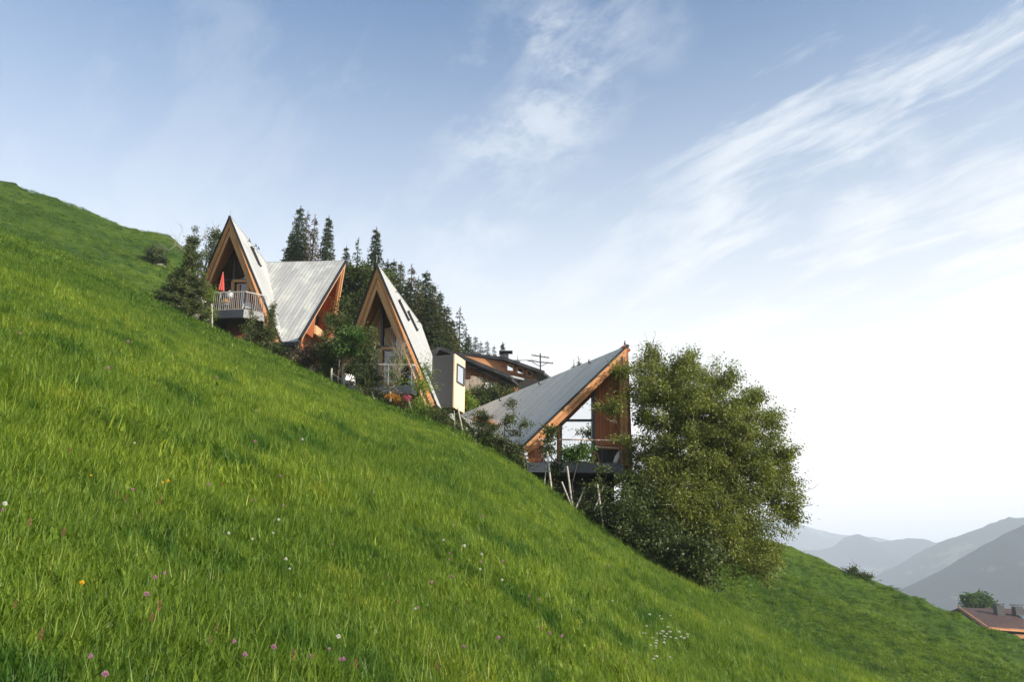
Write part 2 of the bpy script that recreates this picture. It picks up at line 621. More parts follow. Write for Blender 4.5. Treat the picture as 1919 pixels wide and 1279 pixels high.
M['shingle_dark'] = boards('dark_shingle_roof', (0.018, 0.018, 0.02), (0.07, 0.07, 0.075), width=0.35, seam=0.03, seam_dark=0.2, length=0.4, rough=0.6)
M['roof_brown'] = boards('brown_tile_roof', (0.040, 0.022, 0.019), (0.10, 0.055, 0.045), width=0.22, seam=0.03, seam_dark=0.45, length=0.35, rough=0.85)
M['dark_body'] = simple('dark_brown_cladding', (0.014, 0.010, 0.008), 0.8, 0, 0.4, 2)
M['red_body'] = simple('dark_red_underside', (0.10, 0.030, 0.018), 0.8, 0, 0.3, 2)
M['steel'] = simple('galvanised_steel', (0.42, 0.43, 0.44), 0.4, 0.6, 0.1, 5)
M['pink_rail'] = simple('pale_handrail_wood', (0.62, 0.42, 0.33), 0.6, 0, 0.15, 4)
M['grey_rail'] = simple('grey_handrail', (0.38, 0.36, 0.35), 0.6, 0, 0.15, 4)
M['white'] = simple('white_paint', (0.72, 0.71, 0.69), 0.5, 0, 0.05, 4)
M['red_cloth'] = simple('red_parasol_cloth', (0.46, 0.070, 0.055), 0.8, 0, 0.25, 6, 0.3)
M['white_cloth'] = simple('white_parasol_cloth', (0.75, 0.74, 0.70), 0.8, 0, 0.1, 6, 0.3)
M['bark'] = simple('grey_bark', (0.060, 0.050, 0.042), 0.9, 0, 0.4, 14, 0.6)
M['bark_pale'] = simple('pale_birch_bark', (0.42, 0.39, 0.34), 0.85, 0, 0.35, 12, 0.4)
M['twig'] = simple('pale_twig_bark', (0.24, 0.21, 0.17), 0.85, 0, 0.3, 10)
M['glass_dark'] = glass_mat('dark_window_glass', 0.12, (0.06, 0.045, 0.032))
M['glass_mirror'] = glass_mat('mirroring_window_glass', 0.80, (0.03, 0.035, 0.04), 0.005)
M['glass_frost'] = glass_mat('greenish_lower_glass', 0.22, (0.14, 0.19, 0.18), 0.12)
M['wood_in_glass'] = boards('dim_wood_in_glass', (0.22, 0.11, 0.04), (0.48, 0.27, 0.11), width=0.16, seam=0.014, length=5, rough=0.4, spec=0.5)
M['leaf_cherry'] = foliage('cherry_leaves', (0.040, 0.066, 0.014), (0.235, 0.262, 0.052), 0.32)
M['leaf_dark'] = foliage('dark_shrub_leaves', (0.022, 0.036, 0.012), (0.090, 0.118, 0.030), 0.25)
M['leaf_ever'] = foliage('evergreen_leaves', (0.024, 0.042, 0.016), (0.120, 0.145, 0.042), 0.2)
M['leaf_bright'] = foliage('bright_young_leaves', (0.075, 0.14, 0.022), (0.26, 0.34, 0.06), 0.4)
M['leaf_mid'] = foliage('maple_leaves', (0.035, 0.075, 0.018), (0.10, 0.18, 0.04), 0.3)
M['leaf_red'] = foliage('purple_brown_leaves', (0.07, 0.045, 0.035), (0.24, 0.17, 0.11), 0.25)
M['needle'] = foliage('spruce_needles', (0.018, 0.034, 0.016), (0.080, 0.118, 0.042), 0.12, 0.7)
M['needle_lit'] = foliage('sunlit_olive_needles', (0.035, 0.045, 0.016), (0.15, 0.165, 0.055), 0.15, 0.7)  # brighter olive copy of the needles, sunlight put into the colour
M['needle_brown'] = foliage('browning_spruce_needles', (0.06, 0.045, 0.02), (0.20, 0.145, 0.07), 0.12, 0.7)
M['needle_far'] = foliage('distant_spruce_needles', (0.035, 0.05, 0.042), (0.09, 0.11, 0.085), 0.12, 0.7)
M['petal_orange'] = foliage('orange_petals', (0.50, 0.16, 0.01), (0.80, 0.42, 0.05), 0.3, sun_tint=(1, 1, 1))
M['petal_pink'] = foliage('pink_petals', (0.55, 0.07, 0.14), (0.80, 0.25, 0.34), 0.3, sun_tint=(1, 1, 1))


def grass_material(name, ground=False):
    m, t, out = material(name)
    geo = t.new('ShaderNodeNewGeometry')
    pos = geo.outputs['Position']
    n1 = t.noise(pos, 0.16, 3, 0.55)
    n2 = t.noise(pos, 1.1, 4, 0.6)
    n3 = t.noise(pos, 6.0, 3, 0.6)
    col = t.mix(t.maprange(n1, 0.35, 0.65), (0.116, 0.205, 0.028), (0.205, 0.300, 0.038))
    col = t.mix(t.maprange(n2, 0.50, 0.66), col, (0.062, 0.142, 0.022))
    col = t.mix(t.maprange(n2, 0.42, 0.25), col, (0.25, 0.31, 0.04))
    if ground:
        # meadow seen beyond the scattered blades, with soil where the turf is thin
        col = t.mix(t.maprange(n3, 0.35, 0.7), t.mix(1.0, col, (0.22, 0.27, 0.22), 'MULTIPLY'), t.mix(1.0, col, (0.42, 0.43, 0.40), 'MULTIPLY'))  # darkened as well, putting the far slope's shade into the turf
        b = t.new('ShaderNodeBsdfPrincipled', ins={'Base Color': col, 'Roughness': 0.9, 'Specular IOR Level': 0.1})
        bp = t.new('ShaderNodeBump', ins={'Strength': 0.8, 'Distance': 0.15, 'Height': t.noise(pos, 3.0, 6, 0.65)})
        t.l.new(bp.outputs[0], b.inputs['Normal'])
        t.l.new(b.outputs[0], out.inputs[0])
        return m
    at = t.new('ShaderNodeAttribute', attribute_name='tone')
    oi = t.new('ShaderNodeObjectInfo')
    tone = t.math('ADD', t.math('MULTIPLY', at.outputs['Fac'], 0.65), t.math('MULTIPLY', oi.outputs['Random'], 0.35))
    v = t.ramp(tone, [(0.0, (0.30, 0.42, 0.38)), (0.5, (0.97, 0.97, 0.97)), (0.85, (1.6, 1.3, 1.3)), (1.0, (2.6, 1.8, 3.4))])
    col = t.mix(1.0, col, v, 'MULTIPLY')
    b = t.new('ShaderNodeBsdfPrincipled', ins={'Base Color': col, 'Roughness': 0.45, 'Specular IOR Level': 0.25})
    tr = t.new('ShaderNodeBsdfTranslucent', ins={'Color': t.mix(1.0, col, (1.35, 1.3, 0.6), 'MULTIPLY')})
    mx = t.new('ShaderNodeMixShader', ins={0: 0.42, 1: b.outputs[0], 2: tr.outputs[0]})
    t.l.new(mx.outputs[0], out.inputs[0])
    return m


M['grass'] = grass_material('meadow_grass')
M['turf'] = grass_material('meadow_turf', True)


# ------------------------------------------------------------------ ground sheet
def build_ground():
    az_in = np.radians(np.arange(-44, 34.01, 0.2))
    az_out = np.radians(np.arange(36, 314, 3.0))
    az = np.concatenate([az_in, az_out])
    r = [0.0]
    x = 0.5
    while x < 130:
        r.append(x); x *= 1.018
    while x < 8000:
        r.append(x); x *= 1.12
    r.append(8000)
    r = np.array(r)
    A, Rr = np.meshgrid(az, r)
    X, Y = np.sin(A) * Rr, np.cos(A) * Rr
    Z = ground_z(X, Y)
    Z = np.where(Rr < 0.6, -H0 + (Z - -H0) * (Rr / 0.6) ** 2 * 0 + 0, Z) if False else Z
    Z[Rr < 0.55] = np.mean(ground_z(np.sin(az) * 0.5, np.cos(az) * 0.5))
    n, m = A.shape
    V = np.stack([X.ravel(), Y.ravel(), Z.ravel()], 1)
    i, j = np.meshgrid(np.arange(n - 1), np.arange(m), indexing='ij')
    jn = (j + 1) % m
    Fa = np.stack([(i * m + j), (i * m + jn), ((i + 1) * m + jn), ((i + 1) * m + j)], -1).reshape(-1, 4)[:, ::-1]
    me = np_mesh('ground', V, Fa, smooth_=True)
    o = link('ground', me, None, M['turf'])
    tag(o, 'steep green alpine meadow falling to the right', kind='structure')
    return o


build_ground()


# ------------------------------------------------------------------ grass (geometry-node scatter inside one object)
def tuft(rng, n, rad, hmin, hmax, wid, segs=3, lean=0.5, broad=0.0, stalk=0.0):
    V, Fa, T = [], [], []
    for _ in range(n):
        a = rng.uniform(0, 2 * math.pi); rr = rad * math.sqrt(rng.random())
        b = np.array([rr * math.cos(a), rr * math.sin(a), -0.03])
        th = rng.uniform(0, 2 * math.pi)
        d = np.array([math.cos(th), math.sin(th), 0])
        s = np.array([-d[1], d[0], 0])
        h = rng.uniform(hmin, hmax); wd = wid * rng.uniform(0.7, 1.4); ln = lean * rng.uniform(0.2, 1.3)
        tone = rng.uniform(0, 0.92)
        k = segs
        if rng.random() < broad:
            wd *= 4.0; h *= 0.65; tone = rng.uniform(0.3, 0.9); ln *= 1.3
        if rng.random() < stalk:
            wd *= 0.55; h *= 1.7; tone = rng.uniform(0.9, 1.0); ln *= 0.25
        i0 = len(V)
        for q in range(k + 1):
            f = q / k
            c = b + np.array([0, 0, h * f * (1 - 0.25 * ln * f)]) + d * (ln * h * f * f)
            ww = wd * (1 - f) ** 0.6 * (0.7 + 0.6 * math.sin(math.pi * min(f + 0.1, 1)))
            if q == k: ww = wd * 0.05
            V.append(c - s * ww / 2); V.append(c + s * ww / 2)
            T += [tone, tone]
        for q in range(k):
            Fa.append((i0 + 2 * q, i0 + 2 * q + 1, i0 + 2 * q + 3, i0 + 2 * q + 2))
    return np.array(V), np.array(Fa), np.array(T)


def build_grass():
    rng = np.random.default_rng(7)
    protos = []
    for k in range(6):   # class 0 near
        protos.append((0, tuft(rng, 44, 0.11, 0.06, 0.20, 0.0072, 4, 0.75, broad=(0.12, 0.45, 0.2, 0.05, 0.35, 0.1)[k], stalk=(0.02, .0, 0.05, 0.12, .02, .03)[k])))
    for k in range(5):   # class 1 mid
        protos.append((1, tuft(rng, 70, 0.26, 0.07, 0.22, 0.0085, 3, 0.9, broad=0.06, stalk=0.03)))
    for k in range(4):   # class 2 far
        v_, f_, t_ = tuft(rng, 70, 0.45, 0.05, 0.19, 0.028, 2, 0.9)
        protos.append((2, (v_, f_, t_ * 0.42)))  # far tufts darkened, the slope's shade put into the blade tone
    V, Fa, T, CL, ID = [], [], [], [], []
    base = 0
    for pid, (cl, (v, f, t)) in enumerate(protos):
        V.append(v); Fa.append(f + base); T.append(t)
        CL.append(np.full(len(v), cl)); ID.append(np.full(len(v), pid))
        base += len(v)
    nface_v = base
    rng = np.random.default_rng(11)

    def scatter(r0, r1, n, a0=-42, a1=31):
        r = np.sqrt(rng.uniform(r0 ** 2, r1 ** 2, n)); a = np.radians(rng.uniform(a0, a1, n))
        return np.sin(a) * r, np.cos(a) * r, r, a
    pts, cls, scl = [], [], []
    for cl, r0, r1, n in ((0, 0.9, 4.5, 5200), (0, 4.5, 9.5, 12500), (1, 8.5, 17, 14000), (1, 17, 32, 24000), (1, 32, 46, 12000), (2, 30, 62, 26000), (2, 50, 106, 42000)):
        x, y, r, a = scatter(r0, r1, n)
        z = ground_z(x, y)
        keep = np.ones(len(x), bool)
        if cl >= 1:
            # nothing on the built terraces behind the crest in the middle of the slope
            rc, mf = RC(a), MIDFAR(a)
            keep &= ~((r > rc + 2.5) & (mf > 0.5))
        if r0 >= 50:
            keep &= r < R2(a) - 0.5
        if cl == 1 and r0 == 32:
            keep &= r < RC(a) + 2
        dens = fbm(x / 2.2, y / 2.2, 3, 31)
        s = (0.88 + 0.5 * np.clip(dens, -0.4, 0.5)) * rng.uniform(0.75, 1.2, len(x))
        s *= 1 + 0.35 * np.exp(-((r - RC(a)) / 1.2) ** 2)
        # cropped shorter beyond the edge
        if r0 >= 50: s *= 0.8
        pts.append(np.stack([x, y, z], 1)[keep]); cls.append(np.full(keep.sum(), cl)); scl.append(s[keep])
    PT = np.concatenate(pts); CS = np.concatenate(cls); SL = np.concatenate(scl)
    n = len(PT)
    rot = np.stack([rng.normal(0, 0.12, n), rng.normal(0, 0.12, n) + 0.12, rng.uniform(0, 6.283, n)], 1)
    # lean a little downhill: applied after the spin through euler order is fine at this size
    VV = np.concatenate(V + [PT]); TT = np.concatenate(T + [np.zeros(n)])
    PID = np.concatenate(ID + [np.full(n, -1)]); CC = np.concatenate(CL + [CS])
    me = np_mesh('grass', VV, np.concatenate(Fa), {'tone': TT, 'pid': PID, 'cls': CC, 'scl': np.concatenate([np.ones(nface_v), SL])})
    a = me.attributes.new('rot', 'FLOAT_VECTOR', 'POINT')
    a.data.foreach_set('vector', np.concatenate([np.zeros((nface_v, 3)), rot]).astype(np.float32).ravel())
    o = link('grass', me, None, M['grass'])
    tag(o, 'long green meadow grass covering the whole slope', 'grass', kind='stuff')
    ng = bpy.data.node_groups.new('grass_scatter', 'GeometryNodeTree')
    ng.interface.new_socket('Geometry', in_out='INPUT', socket_type='NodeSocketGeometry')
    ng.interface.new_socket('Geometry', in_out='OUTPUT', socket_type='NodeSocketGeometry')
    N, L = ng.nodes, ng.links
    gi, go = N.new('NodeGroupInput'), N.new('NodeGroupOutput')

    def named(nm, typ='FLOAT'):
        x = N.new('GeometryNodeInputNamedAttribute'); x.data_type = typ
        x.inputs['Name'].default_value = nm
        return x.outputs['Attribute']

    def cmp(sock, val):
        x = N.new('FunctionNodeCompare'); x.data_type = 'FLOAT'; x.operation = 'EQUAL'
        L.new(sock, x.inputs['A']); x.inputs['B'].default_value = val; x.inputs['Epsilon'].default_value = 0.1
        return x.outputs[0]
    sp_ = N.new('GeometryNodeSeparateGeometry'); sp_.domain = 'POINT'
    L.new(gi.outputs[0], sp_.inputs['Geometry']); L.new(cmp(named('pid'), -1.0), sp_.inputs['Selection'])
    jo = N.new('GeometryNodeJoinGeometry')
    for cl in range(3):
        jn = N.new('GeometryNodeJoinGeometry')
        for pid, (c, _) in enumerate(protos):
            if c != cl: continue
            s2 = N.new('GeometryNodeSeparateGeometry'); s2.domain = 'POINT'
            L.new(sp_.outputs['Inverted'], s2.inputs['Geometry']); L.new(cmp(named('pid'), float(pid)), s2.inputs['Selection'])
            gt = N.new('GeometryNodeGeometryToInstance')
            L.new(s2.outputs['Selection'], gt.inputs[0]); L.new(gt.outputs[0], jn.inputs[0])
        iop = N.new('GeometryNodeInstanceOnPoints')
        L.new(sp_.outputs['Selection'], iop.inputs['Points'])
        L.new(cmp(named('cls'), float(cl)), iop.inputs['Selection'])
        L.new(jn.outputs[0], iop.inputs['Instance'])
        iop.inputs['Pick Instance'].default_value = True
        L.new(named('rot', 'FLOAT_VECTOR'), iop.inputs['Rotation'])
        L.new(named('scl'), iop.inputs['Scale'])
        L.new(iop.outputs[0], jo.inputs[0])
    L.new(jo.outputs[0], go.inputs[0])
    md = o.modifiers.new('scatter', 'NODES'); md.node_group = ng
    return o


build_grass()


# ------------------------------------------------------------------ mountains
def mountain_material(name, forest, meadow, amount):
    m, t, out = material(name)
    pos = t.new('ShaderNodeNewGeometry').outputs['Position']
    n = t.noise(pos, 0.006, 6, 0.6)
    n2 = t.noise(pos, 0.03, 4, 0.6)
    f = t.maprange(t.math('MULTIPLY_ADD', n2, 0.35, n), 1.0 - amount, 1.05 - amount)
    c = t.mix(t.noise(pos, 0.08, 3, 0.6), tuple(x * 0.6 for x in forest), forest)
    c = t.mix(f, c, meadow)
    b = t.new('ShaderNodeBsdfPrincipled', ins={'Base Color': c, 'Roughness': 1.0, 'Specular IOR Level': 0.0})
    t.l.new(b.outputs[0], out.inputs[0])
    return m


M['forest'] = mountain_material('mountain_forest', (0.022, 0.034, 0.034), (0.10, 0.13, 0.075), 0.24)


def ridge(label, pts, D0, seed, depth, left_ext, right_ext, rough):
    """a range whose crest passes through the given picture points at distance D0 (a real massif with two flanks)"""
    P3 = [P(u, v, D0 * k) for u, v, k in pts]
    xs = [p.x for p in P3]; zs = [p.z for p in P3]; ys = [p.y for p in P3]
    xs = [xs[0] - left_ext] + xs + [xs[-1] + right_ext]
    zs = [zs[0] - left_ext * 0.12] + zs + [zs[-1] + right_ext * 0.05]
    ys = [ys[0]] + ys + [ys[-1]]
    S = np.linspace(xs[0], xs[-1], 240)
    zr = np.interp(S, xs, zs); yr = np.interp(S, xs, ys)
    base = -158.0
    T = np.linspace(-1, 1, 61)
    SS, TT_ = np.meshgrid(S, T)
    ZR = zr[None, :]; YR = yr[None, :]
    Hh = ZR - base
    fall = np.abs(TT_) ** 1.15
    sc = depth * 0.22
    rav = fbm(SS / sc, TT_ * depth / sc * 0.6, 5, seed)
    ridg = 1 - np.abs(2 * vnoise(SS / sc * 1.6 + rav, TT_ * 1.1 + 3, seed + 9))
    Z = base + Hh * (1 - fall) + (rav * 0.30 - ridg * 0.10) * Hh * (np.abs(TT_) * 1.8).clip(0, 1) * (1 - np.abs(TT_) ** 3)
    Z += rough * fbm(SS / (sc * .06), TT_ * 20, 3, seed + 5)
    Y = YR + TT_ * depth
    V = np.stack([SS.ravel(), Y.ravel(), Z.ravel()], 1)
    n, m = SS.shape
    i, j = np.meshgrid(np.arange(n - 1), np.arange(m - 1), indexing='ij')
    Fa = np.stack([i * m + j, i * m + j + 1, (i + 1) * m + j + 1, (i + 1) * m + j], -1).reshape(-1, 4)
    o = link('mountain', np_mesh('mountain', V, Fa, smooth_=True), None, M['forest'])
    return tag(o, label, kind='structure')


ridge('nearest dark wooded mountain flank rising to the right edge',
      [(1500, 1190, 1), (1600, 1150, 1), (1700, 1106, 1), (1760, 1074, 1), (1830, 1030, 1), (1880, 1004, 1), (1919, 985, 1), (1990, 950, 1)], 1400, 3, 600, 600, 1100, 3.0)
ridge('second long blue grey ridge climbing right behind the wooded flank',
      [(1560, 1120, 1), (1640, 1085, 1), (1700, 1052, 1), (1750, 1022, 1), (1800, 1003, 1), (1850, 985, 1), (1890, 970, 1), (1925, 972, 1), (2000, 960, 1)], 2300, 14, 700, 900, 1500, 4.0)
ridge('pale rounded summits in the middle of the valley',
      [(1380, 1050, 1), (1480, 1030, 1), (1530, 1033, 1), (1560, 1026, 1), (1580, 1010, 1), (1605, 1001, 1), (1625, 1008, 1), (1645, 1017, 1), (1670, 1014, 1), (1700, 1010, 1), (1735, 1011, 1), (1755, 1020, 1), (1790, 1030, 1), (1850, 1040, 1)], 3200, 23, 800, 2200, 1800, 3.0)
ridge('faintest far mountain range under the bright sky',
      [(1300, 1000, 1), (1400, 975, 1), (1475, 979, 1), (1500, 984, 1), (1530, 993, 1), (1575, 1003, 1), (1640, 1008, 1), (1700, 1020, 1), (1800, 1015, 1), (1900, 1010, 1)], 4500, 31, 900, 3400, 2300, 4.0)


# ------------------------------------------------------------------ houses
def planar(p0, p1, p2):
    n = (Vector(p1) - Vector(p0)).cross(Vector(p2) - Vector(p0)).normalized()
    return Vector(p0), n


def hit(u, v, pl):
    d = ray(u, v)
    p0, n = pl
    return d * (p0.dot(n) / d.dot(n))


def facing(pl, toward=(0, 0, 0)):
    p0, n = pl
    return n if n.dot(Vector(toward) - p0) > 0 else -n


def roof_plane(house, pts, inward, mat, soffit='soffit', edge_front=None, thick=0.30, skin=0.07, udir=None, o=None, ridge=(), cut=2.4):
    """pts = polygon of the roof's outer face; inward = unit vector into the house"""
    o = o or house.location
    inward = Vector(inward).normalized()
    a = MB(o)
    a.slab(pts, inward * skin, udir)
    r = a.build('roof', M[mat], house)
    c = sum((Vector(p) for p in pts), Vector()) / len(pts)
    b = MB(o)
    inner = [Vector(p) + (c - Vector(p)).normalized() * 0.04 + inward * (skin + 0.003) for p in pts]
    if udir is not None:
        for k in ridge:
            inner[k] = inner[k] + Vector(udir).normalized() * thick * cut
    b.slab(inner, inward * (thick - skin), udir)
    b.build('soffit', M[soffit], r)
    if edge_front:
        e = MB(o)
        for p, q in edge_front:
            n = inward
            e.beam(Vector(p) + n * 0.03 + Vector((0, -0.05, 0)), Vector(q) + n * 0.03 + Vector((0, -0.05, 0)), 0.11, 0.07, up=n)
        e.build('edge_flashing', M['black_edge'], r)
    return r


def frame_rect(mb, u0, v0, u1, v1, pl, wdt, dep, skip_bottom=False):
    c = [hit(u0, v0, pl), hit(u1, v0, pl), hit(u1, v1, pl), hit(u0, v1, pl)]
    n = facing(pl)
    c = [p + n * (dep * .6 + 0.01) for p in c]
    ed = [(0, 1), (1, 2), (3, 0)] + ([] if skip_bottom else [(2, 3)])
    for i, j in ed:
        mb.beam(c[i], c[j], wdt, dep, up=n.cross(c[j] - c[i]))
    return c


def railing(house, pts, z, h, rail_mat, gap=0.11, bal=0.008, o=None, bmat='steel'):
    o = o or house.location
    r = MB(o)
    top = [Vector((p[0], p[1], z + h)) for p in pts]
    for a, b in zip(top[:-1], top[1:]):
        r.beam(a, b, 0.05, 0.06)
    rl = r.build('railing', M[rail_mat], house)
    bl = MB(o)
    for a, b in zip(pts[:-1], pts[1:]):
        a3, b3 = Vector((a[0], a[1], z + 0.04)), Vector((b[0], b[1], z + 0.04))
        L = (b3 - a3).length
        n = max(2, int(L / gap))
        for k in range(n + 1):
            p = a3.lerp(b3, k / n)
            w_ = 0.028 if k in (0, n) or k == n // 2 else bal * 2
            bl.beam(p, p + Vector((0, 0, h - 0.04)), w_, w_, up=(0, 1, 0))
        bl.beam(a3, b3, 0.02, 0.03)
    bl.build('balusters', M[bmat], rl)
    return rl


def deck(house, poly, z, t, mat, o=None):
    o = o or house.location
    d = MB(o)
    d.slab([Vector((p[0], p[1], z)) for p in poly], (0, 0, -t), (1, 0, 0))
    return d.build('deck', M[mat], house)


def solid(house, poly, z0, z1, name, mat, o=None):
    o = o or house.location
    d = MB(o)
    d.slab([Vector((p[0], p[1], z1)) for p in poly], (0, 0, z0 - z1), (1, 0, 0))
    return d.build(name, M[mat], house)


def rake(house, a, b, n_front, inward, w1=0.26, w2=0.20, o=None, m1='larch', m2='larch_light'):
    """double barge board along a->b: outer band and a lighter recessed inner band"""
    o = o or house.location
    a, b = Vector(a), Vector(b)
    inward = Vector(inward).normalized(); nf = Vector(n_front).normalized()
    m = MB(o)
    m.beam(a + inward * (0.09 + w1 / 2) + nf * 0.05, b + inward * (0.09 + w1 / 2) + nf * 0.05, w1, 0.08, up=inward)
    r = m.build('barge_board', M[m1], house)
    m = MB(o)
    s = 0.10 + w1 + w2 / 2
    m.beam(a + inward * s * 1.02 - nf * 0.02, b + inward * s - nf * 0.02, w2, 0.12, up=inward)
    m.build('inner_band', M[m2], r)
    return r


def gable_trim(house, A, Lf, Rt, nf, w1, w2, m1, m2, o=None, drop=0.10):
    """mitred barge boards on both rakes of a gable: an outer band and a lighter inner band set back"""
    o = o or house.location
    nf = Vector(nf).normalized()
    A, Lf, Rt = Vector(A), Vector(Lf), Vector(Rt)
    cen = (A + Lf + Rt) / 3
    dl, dr = (Lf - A).normalized(), (Rt - A).normalized()
    cosang = dl.dot(dr)
    half = math.acos(cosang) / 2
    bis = (dl + dr).normalized()

    def off(d):
        return A + bis * (d / math.sin(half))
    for end, dd in ((Lf, dl), (Rt, dr)):
        iw = inward_of(A, end, nf, cen)
        d0, d1, d2 = drop, drop + w1, drop + w1 + w2
        m = MB(o); m.slab([off(d0) + nf * .09, off(d1) + nf * .09, end + iw * d1 + nf * .09, end + iw * d0 + nf * .09], -nf * .12, dd)
        r = m.build('barge_board', M[m1], house)
        m = MB(o); m.slab([off(d1 + .003) - nf * .01, off(d2) - nf * .01, end - dd * .02 + iw * d2 - nf * .01, end - dd * .02 + iw * (d1 + .003) - nf * .01], -nf * .16, dd)
        m.build('inner_band', M[m2], r)


def inward_of(a, b, nf, center):
    """unit vector in the gable plane, square to the rake a->b, pointing at center"""
    d = (Vector(b) - Vector(a)).normalized()
    v = Vector(center) - Vector(a)
    v = v - d * v.dot(d)
    nfv = Vector(nf).normalized()
    v = v - nfv * v.dot(nfv)
    return v.normalized()


def skylight(house, u0, v0, u1, v1, pl, wdt, o):
    """roof window whose long axis runs between two picture points on the roof plane"""
    a, b = hit(u0, v0, pl), hit(u1, v1, pl)
    n = facing(pl)
    d = (b - a).normalized()
    s = n.cross(d)
    a2, b2 = a + n * 0.05, b + n * 0.05
    m = MB(o)
    for k in (-1, 1):
        m.beam(a2 + s * wdt / 2 * k, b2 + s * wdt / 2 * k, 0.06, 0.09, up=s)
    m.beam(a2 - s * wdt / 2, a2 + s * wdt / 2, 0.07, 0.16, up=d)
    m.beam(b2 - s * wdt / 2, b2 + s * wdt / 2, 0.07, 0.16, up=d)
    f = m.build('skylight', M['black_edge'], house)
    g = MB(o)
    g.slab([a + s * wdt / 2 * .9 + n * .03, b + s * wdt / 2 * .9 + n * .03, b - s * wdt / 2 * .9 + n * .03, a - s * wdt / 2 * .9 + n * .03], n * 0.02)
    g.build('pane', M['glass_dark'], f)


def snow_hooks(house, uvs, pl, o):
    n = facing(pl)
    for u, v in uvs:
        p = hit(u, v, pl)
        m = MB(o)
        m.beam(p, p + n * 0.16, 0.03, 0.05)
        m.beam(p + n * 0.15 - Vector((0.0, 0.14, -0.05)), p + n * 0.15 + Vector((0.0, 0.14, -0.05)), 0.03, 0.04)
        m.build('snow_hook', M['black_edge'], house)


# ---------------------------------------------------------------- house A : twin gable house on the left
def build_house_left():
    A = P(431, 405, 42); Rb = P(527, 641, 42)
    B = Vector((A.x - 0.0, 49.0, A.z))
    L = Vector((-18.97, 44.4, 15.0))
    Cc = P(647, 488, 48.7)
    R2_ = P(556, 641, 42); Rb2 = P(531, 641, 42.0)
    o = Vector((A.x, 43, gz(A.x, 43)))
    h = thing('mountain_house', o, 'twin gabled timber house with red parasol on its balcony, highest on the slope', 'house')
    # outer roof planes
    nR = (Rb - A).cross(B - A).normalized()
    if nR.x > 0: nR = -nR
    roof_plane(h, [A, Rb, Rb2 + Vector((0, .02, 0)), B], nR, 'roof_pale', edge_front=[(A, Rb)], udir=Rb - A, thick=0.25, ridge=(0, 3))
    Lb = L + Vector((0.4, 7.0, 0))
    nL = (L - A).cross(B - A).normalized()
    if nL.x < 0: nL = -nL
    roof_plane(h, [A, B, Lb, L], nL, 'roof_grey', edge_front=[(A, L)], udir=L - A, thick=0.25, ridge=(0, 1))
    n2 = (Cc - B).cross(R2_ - B).normalized()
    if n2.z > 0: n2 = -n2
    roof_plane(h, [B, Cc, R2_, Rb2], n2, 'roof_grey', edge_front=None, udir=R2_ - Cc, thick=0.28, ridge=(0, 1), cut=1.5)
    # far plane of the second gable
    Fb = P(622, 640, 52.0)
    Fb = Cc + (Fb - Cc) * 1.45
    n3 = (Fb - Cc).cross(B - Cc).normalized()
    if n3.z > 0: n3 = -n3
    roof_plane(h, [B, Cc, Fb, Fb + Vector((-5, 1.5, 0))], n3, 'roof_grey', udir=Fb - Cc, thick=0.28, soffit='larch_red', ridge=(0, 1), cut=1.5)
    # valley gutter box at the bottom
    g = MB(o)
    g.beam(P(524, 646, 41.9), P(558, 646, 41.9), 0.22, 0.25)
    g.build('gutter', M['black_edge'], h)
    # barge boards, front gable
    nf = Vector((0.15, -1, 0)).normalized()
    cen = (A + L + Rb) / 3
    gable_trim(h, A, L, Rb, nf, .24, .20, 'larch', 'larch_light')
    # barge boards, right gable (prow shaped)
    cen2 = (Cc + R2_ + Fb) / 3
    nf2 = (R2_ - Cc).cross(Fb - Cc).normalized()
    if nf2.x < 0: nf2 = -nf2
    e = MB(o)
    i2 = inward_of(Cc, R2_, nf2, cen2)
    e.beam(Cc + nf2 * .05 + i2 * .05, R2_ + nf2 * .05 + i2 * .05, 0.12, 0.14, up=i2)
    e.build('edge_flashing', M['black_edge'], h)
    gable_trim(h, Cc, R2_, Fb, nf2, .26, .24, 'larch_light', 'larch', drop=.06)
    # recessed facade of the right gable with window
    sh = -nf2 * 1.3
    inn = [x.lerp(cen2, .14) + sh for x in (Cc, R2_, Fb)]
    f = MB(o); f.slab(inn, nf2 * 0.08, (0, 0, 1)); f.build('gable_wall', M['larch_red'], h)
    pl2 = (Cc + sh + nf2 * .12, nf2)
    wq = [hit(594, 598, pl2), hit(592, 612, pl2), hit(603, 627, pl2), hit(604, 575, pl2)]
    wm = MB(o); wm.slab(wq, nf2 * 0.04)
    wm2 = MB(o)
    for i in range(4): wm2.beam(wq[i] + nf2 * .06, wq[(i + 1) % 4] + nf2 * .06, 0.09, 0.08, up=nf2)
    wo_ = wm2.build('window', M['black_edge'], h)
    wm.build('pane', M['glass_mirror'], wo_)
    s = MB(o); s.beam(hit(573, 614, pl2) + nf2 * .6, hit(603, 637, pl2) + nf2 * .6, 0.55, 0.12, up=(0, 0, 1)); s.build('sill_beam', M['larch_light'], h)
    # recessed glazed front
    D0, sl = 44.0, -0.35
    pl = (Vector((A.x, D0, A.z)), Vector((-sl, 1, 0)).normalized() * -1)
    nF = facing(pl)
    apex = hit(433, 447, pl); bl = hit(388, 584, pl); br = hit(505, 584, pl)
    zd = 14.0
    bl.z = br.z = zd
    w_ = MB(o); w_.slab([apex, br, bl], -nF * 0.06)
    gl = w_.build('glazing', M['glass_dark'], h)
    fr = MB(o)
    def bar(u0, v0, u1, v1, wd=0.1, dp=0.1, k=.07):
        fr.beam(hit(u0, v0, pl) + nF * k, hit(u1, v1, pl) + nF * k, wd, dp, up=(1, 0, 0) if abs(u0 - u1) < abs(v0 - v1) else (0, 0, 1))
    bar(441.5, 478, 439.5, 526, .10)
    bar(412, 525.5, 486, 525.5, .09)
    bar(403, 527, 399, 584, .10)
    fr.build('mullion', M['dark_metal'], h)
    d = MB(o)
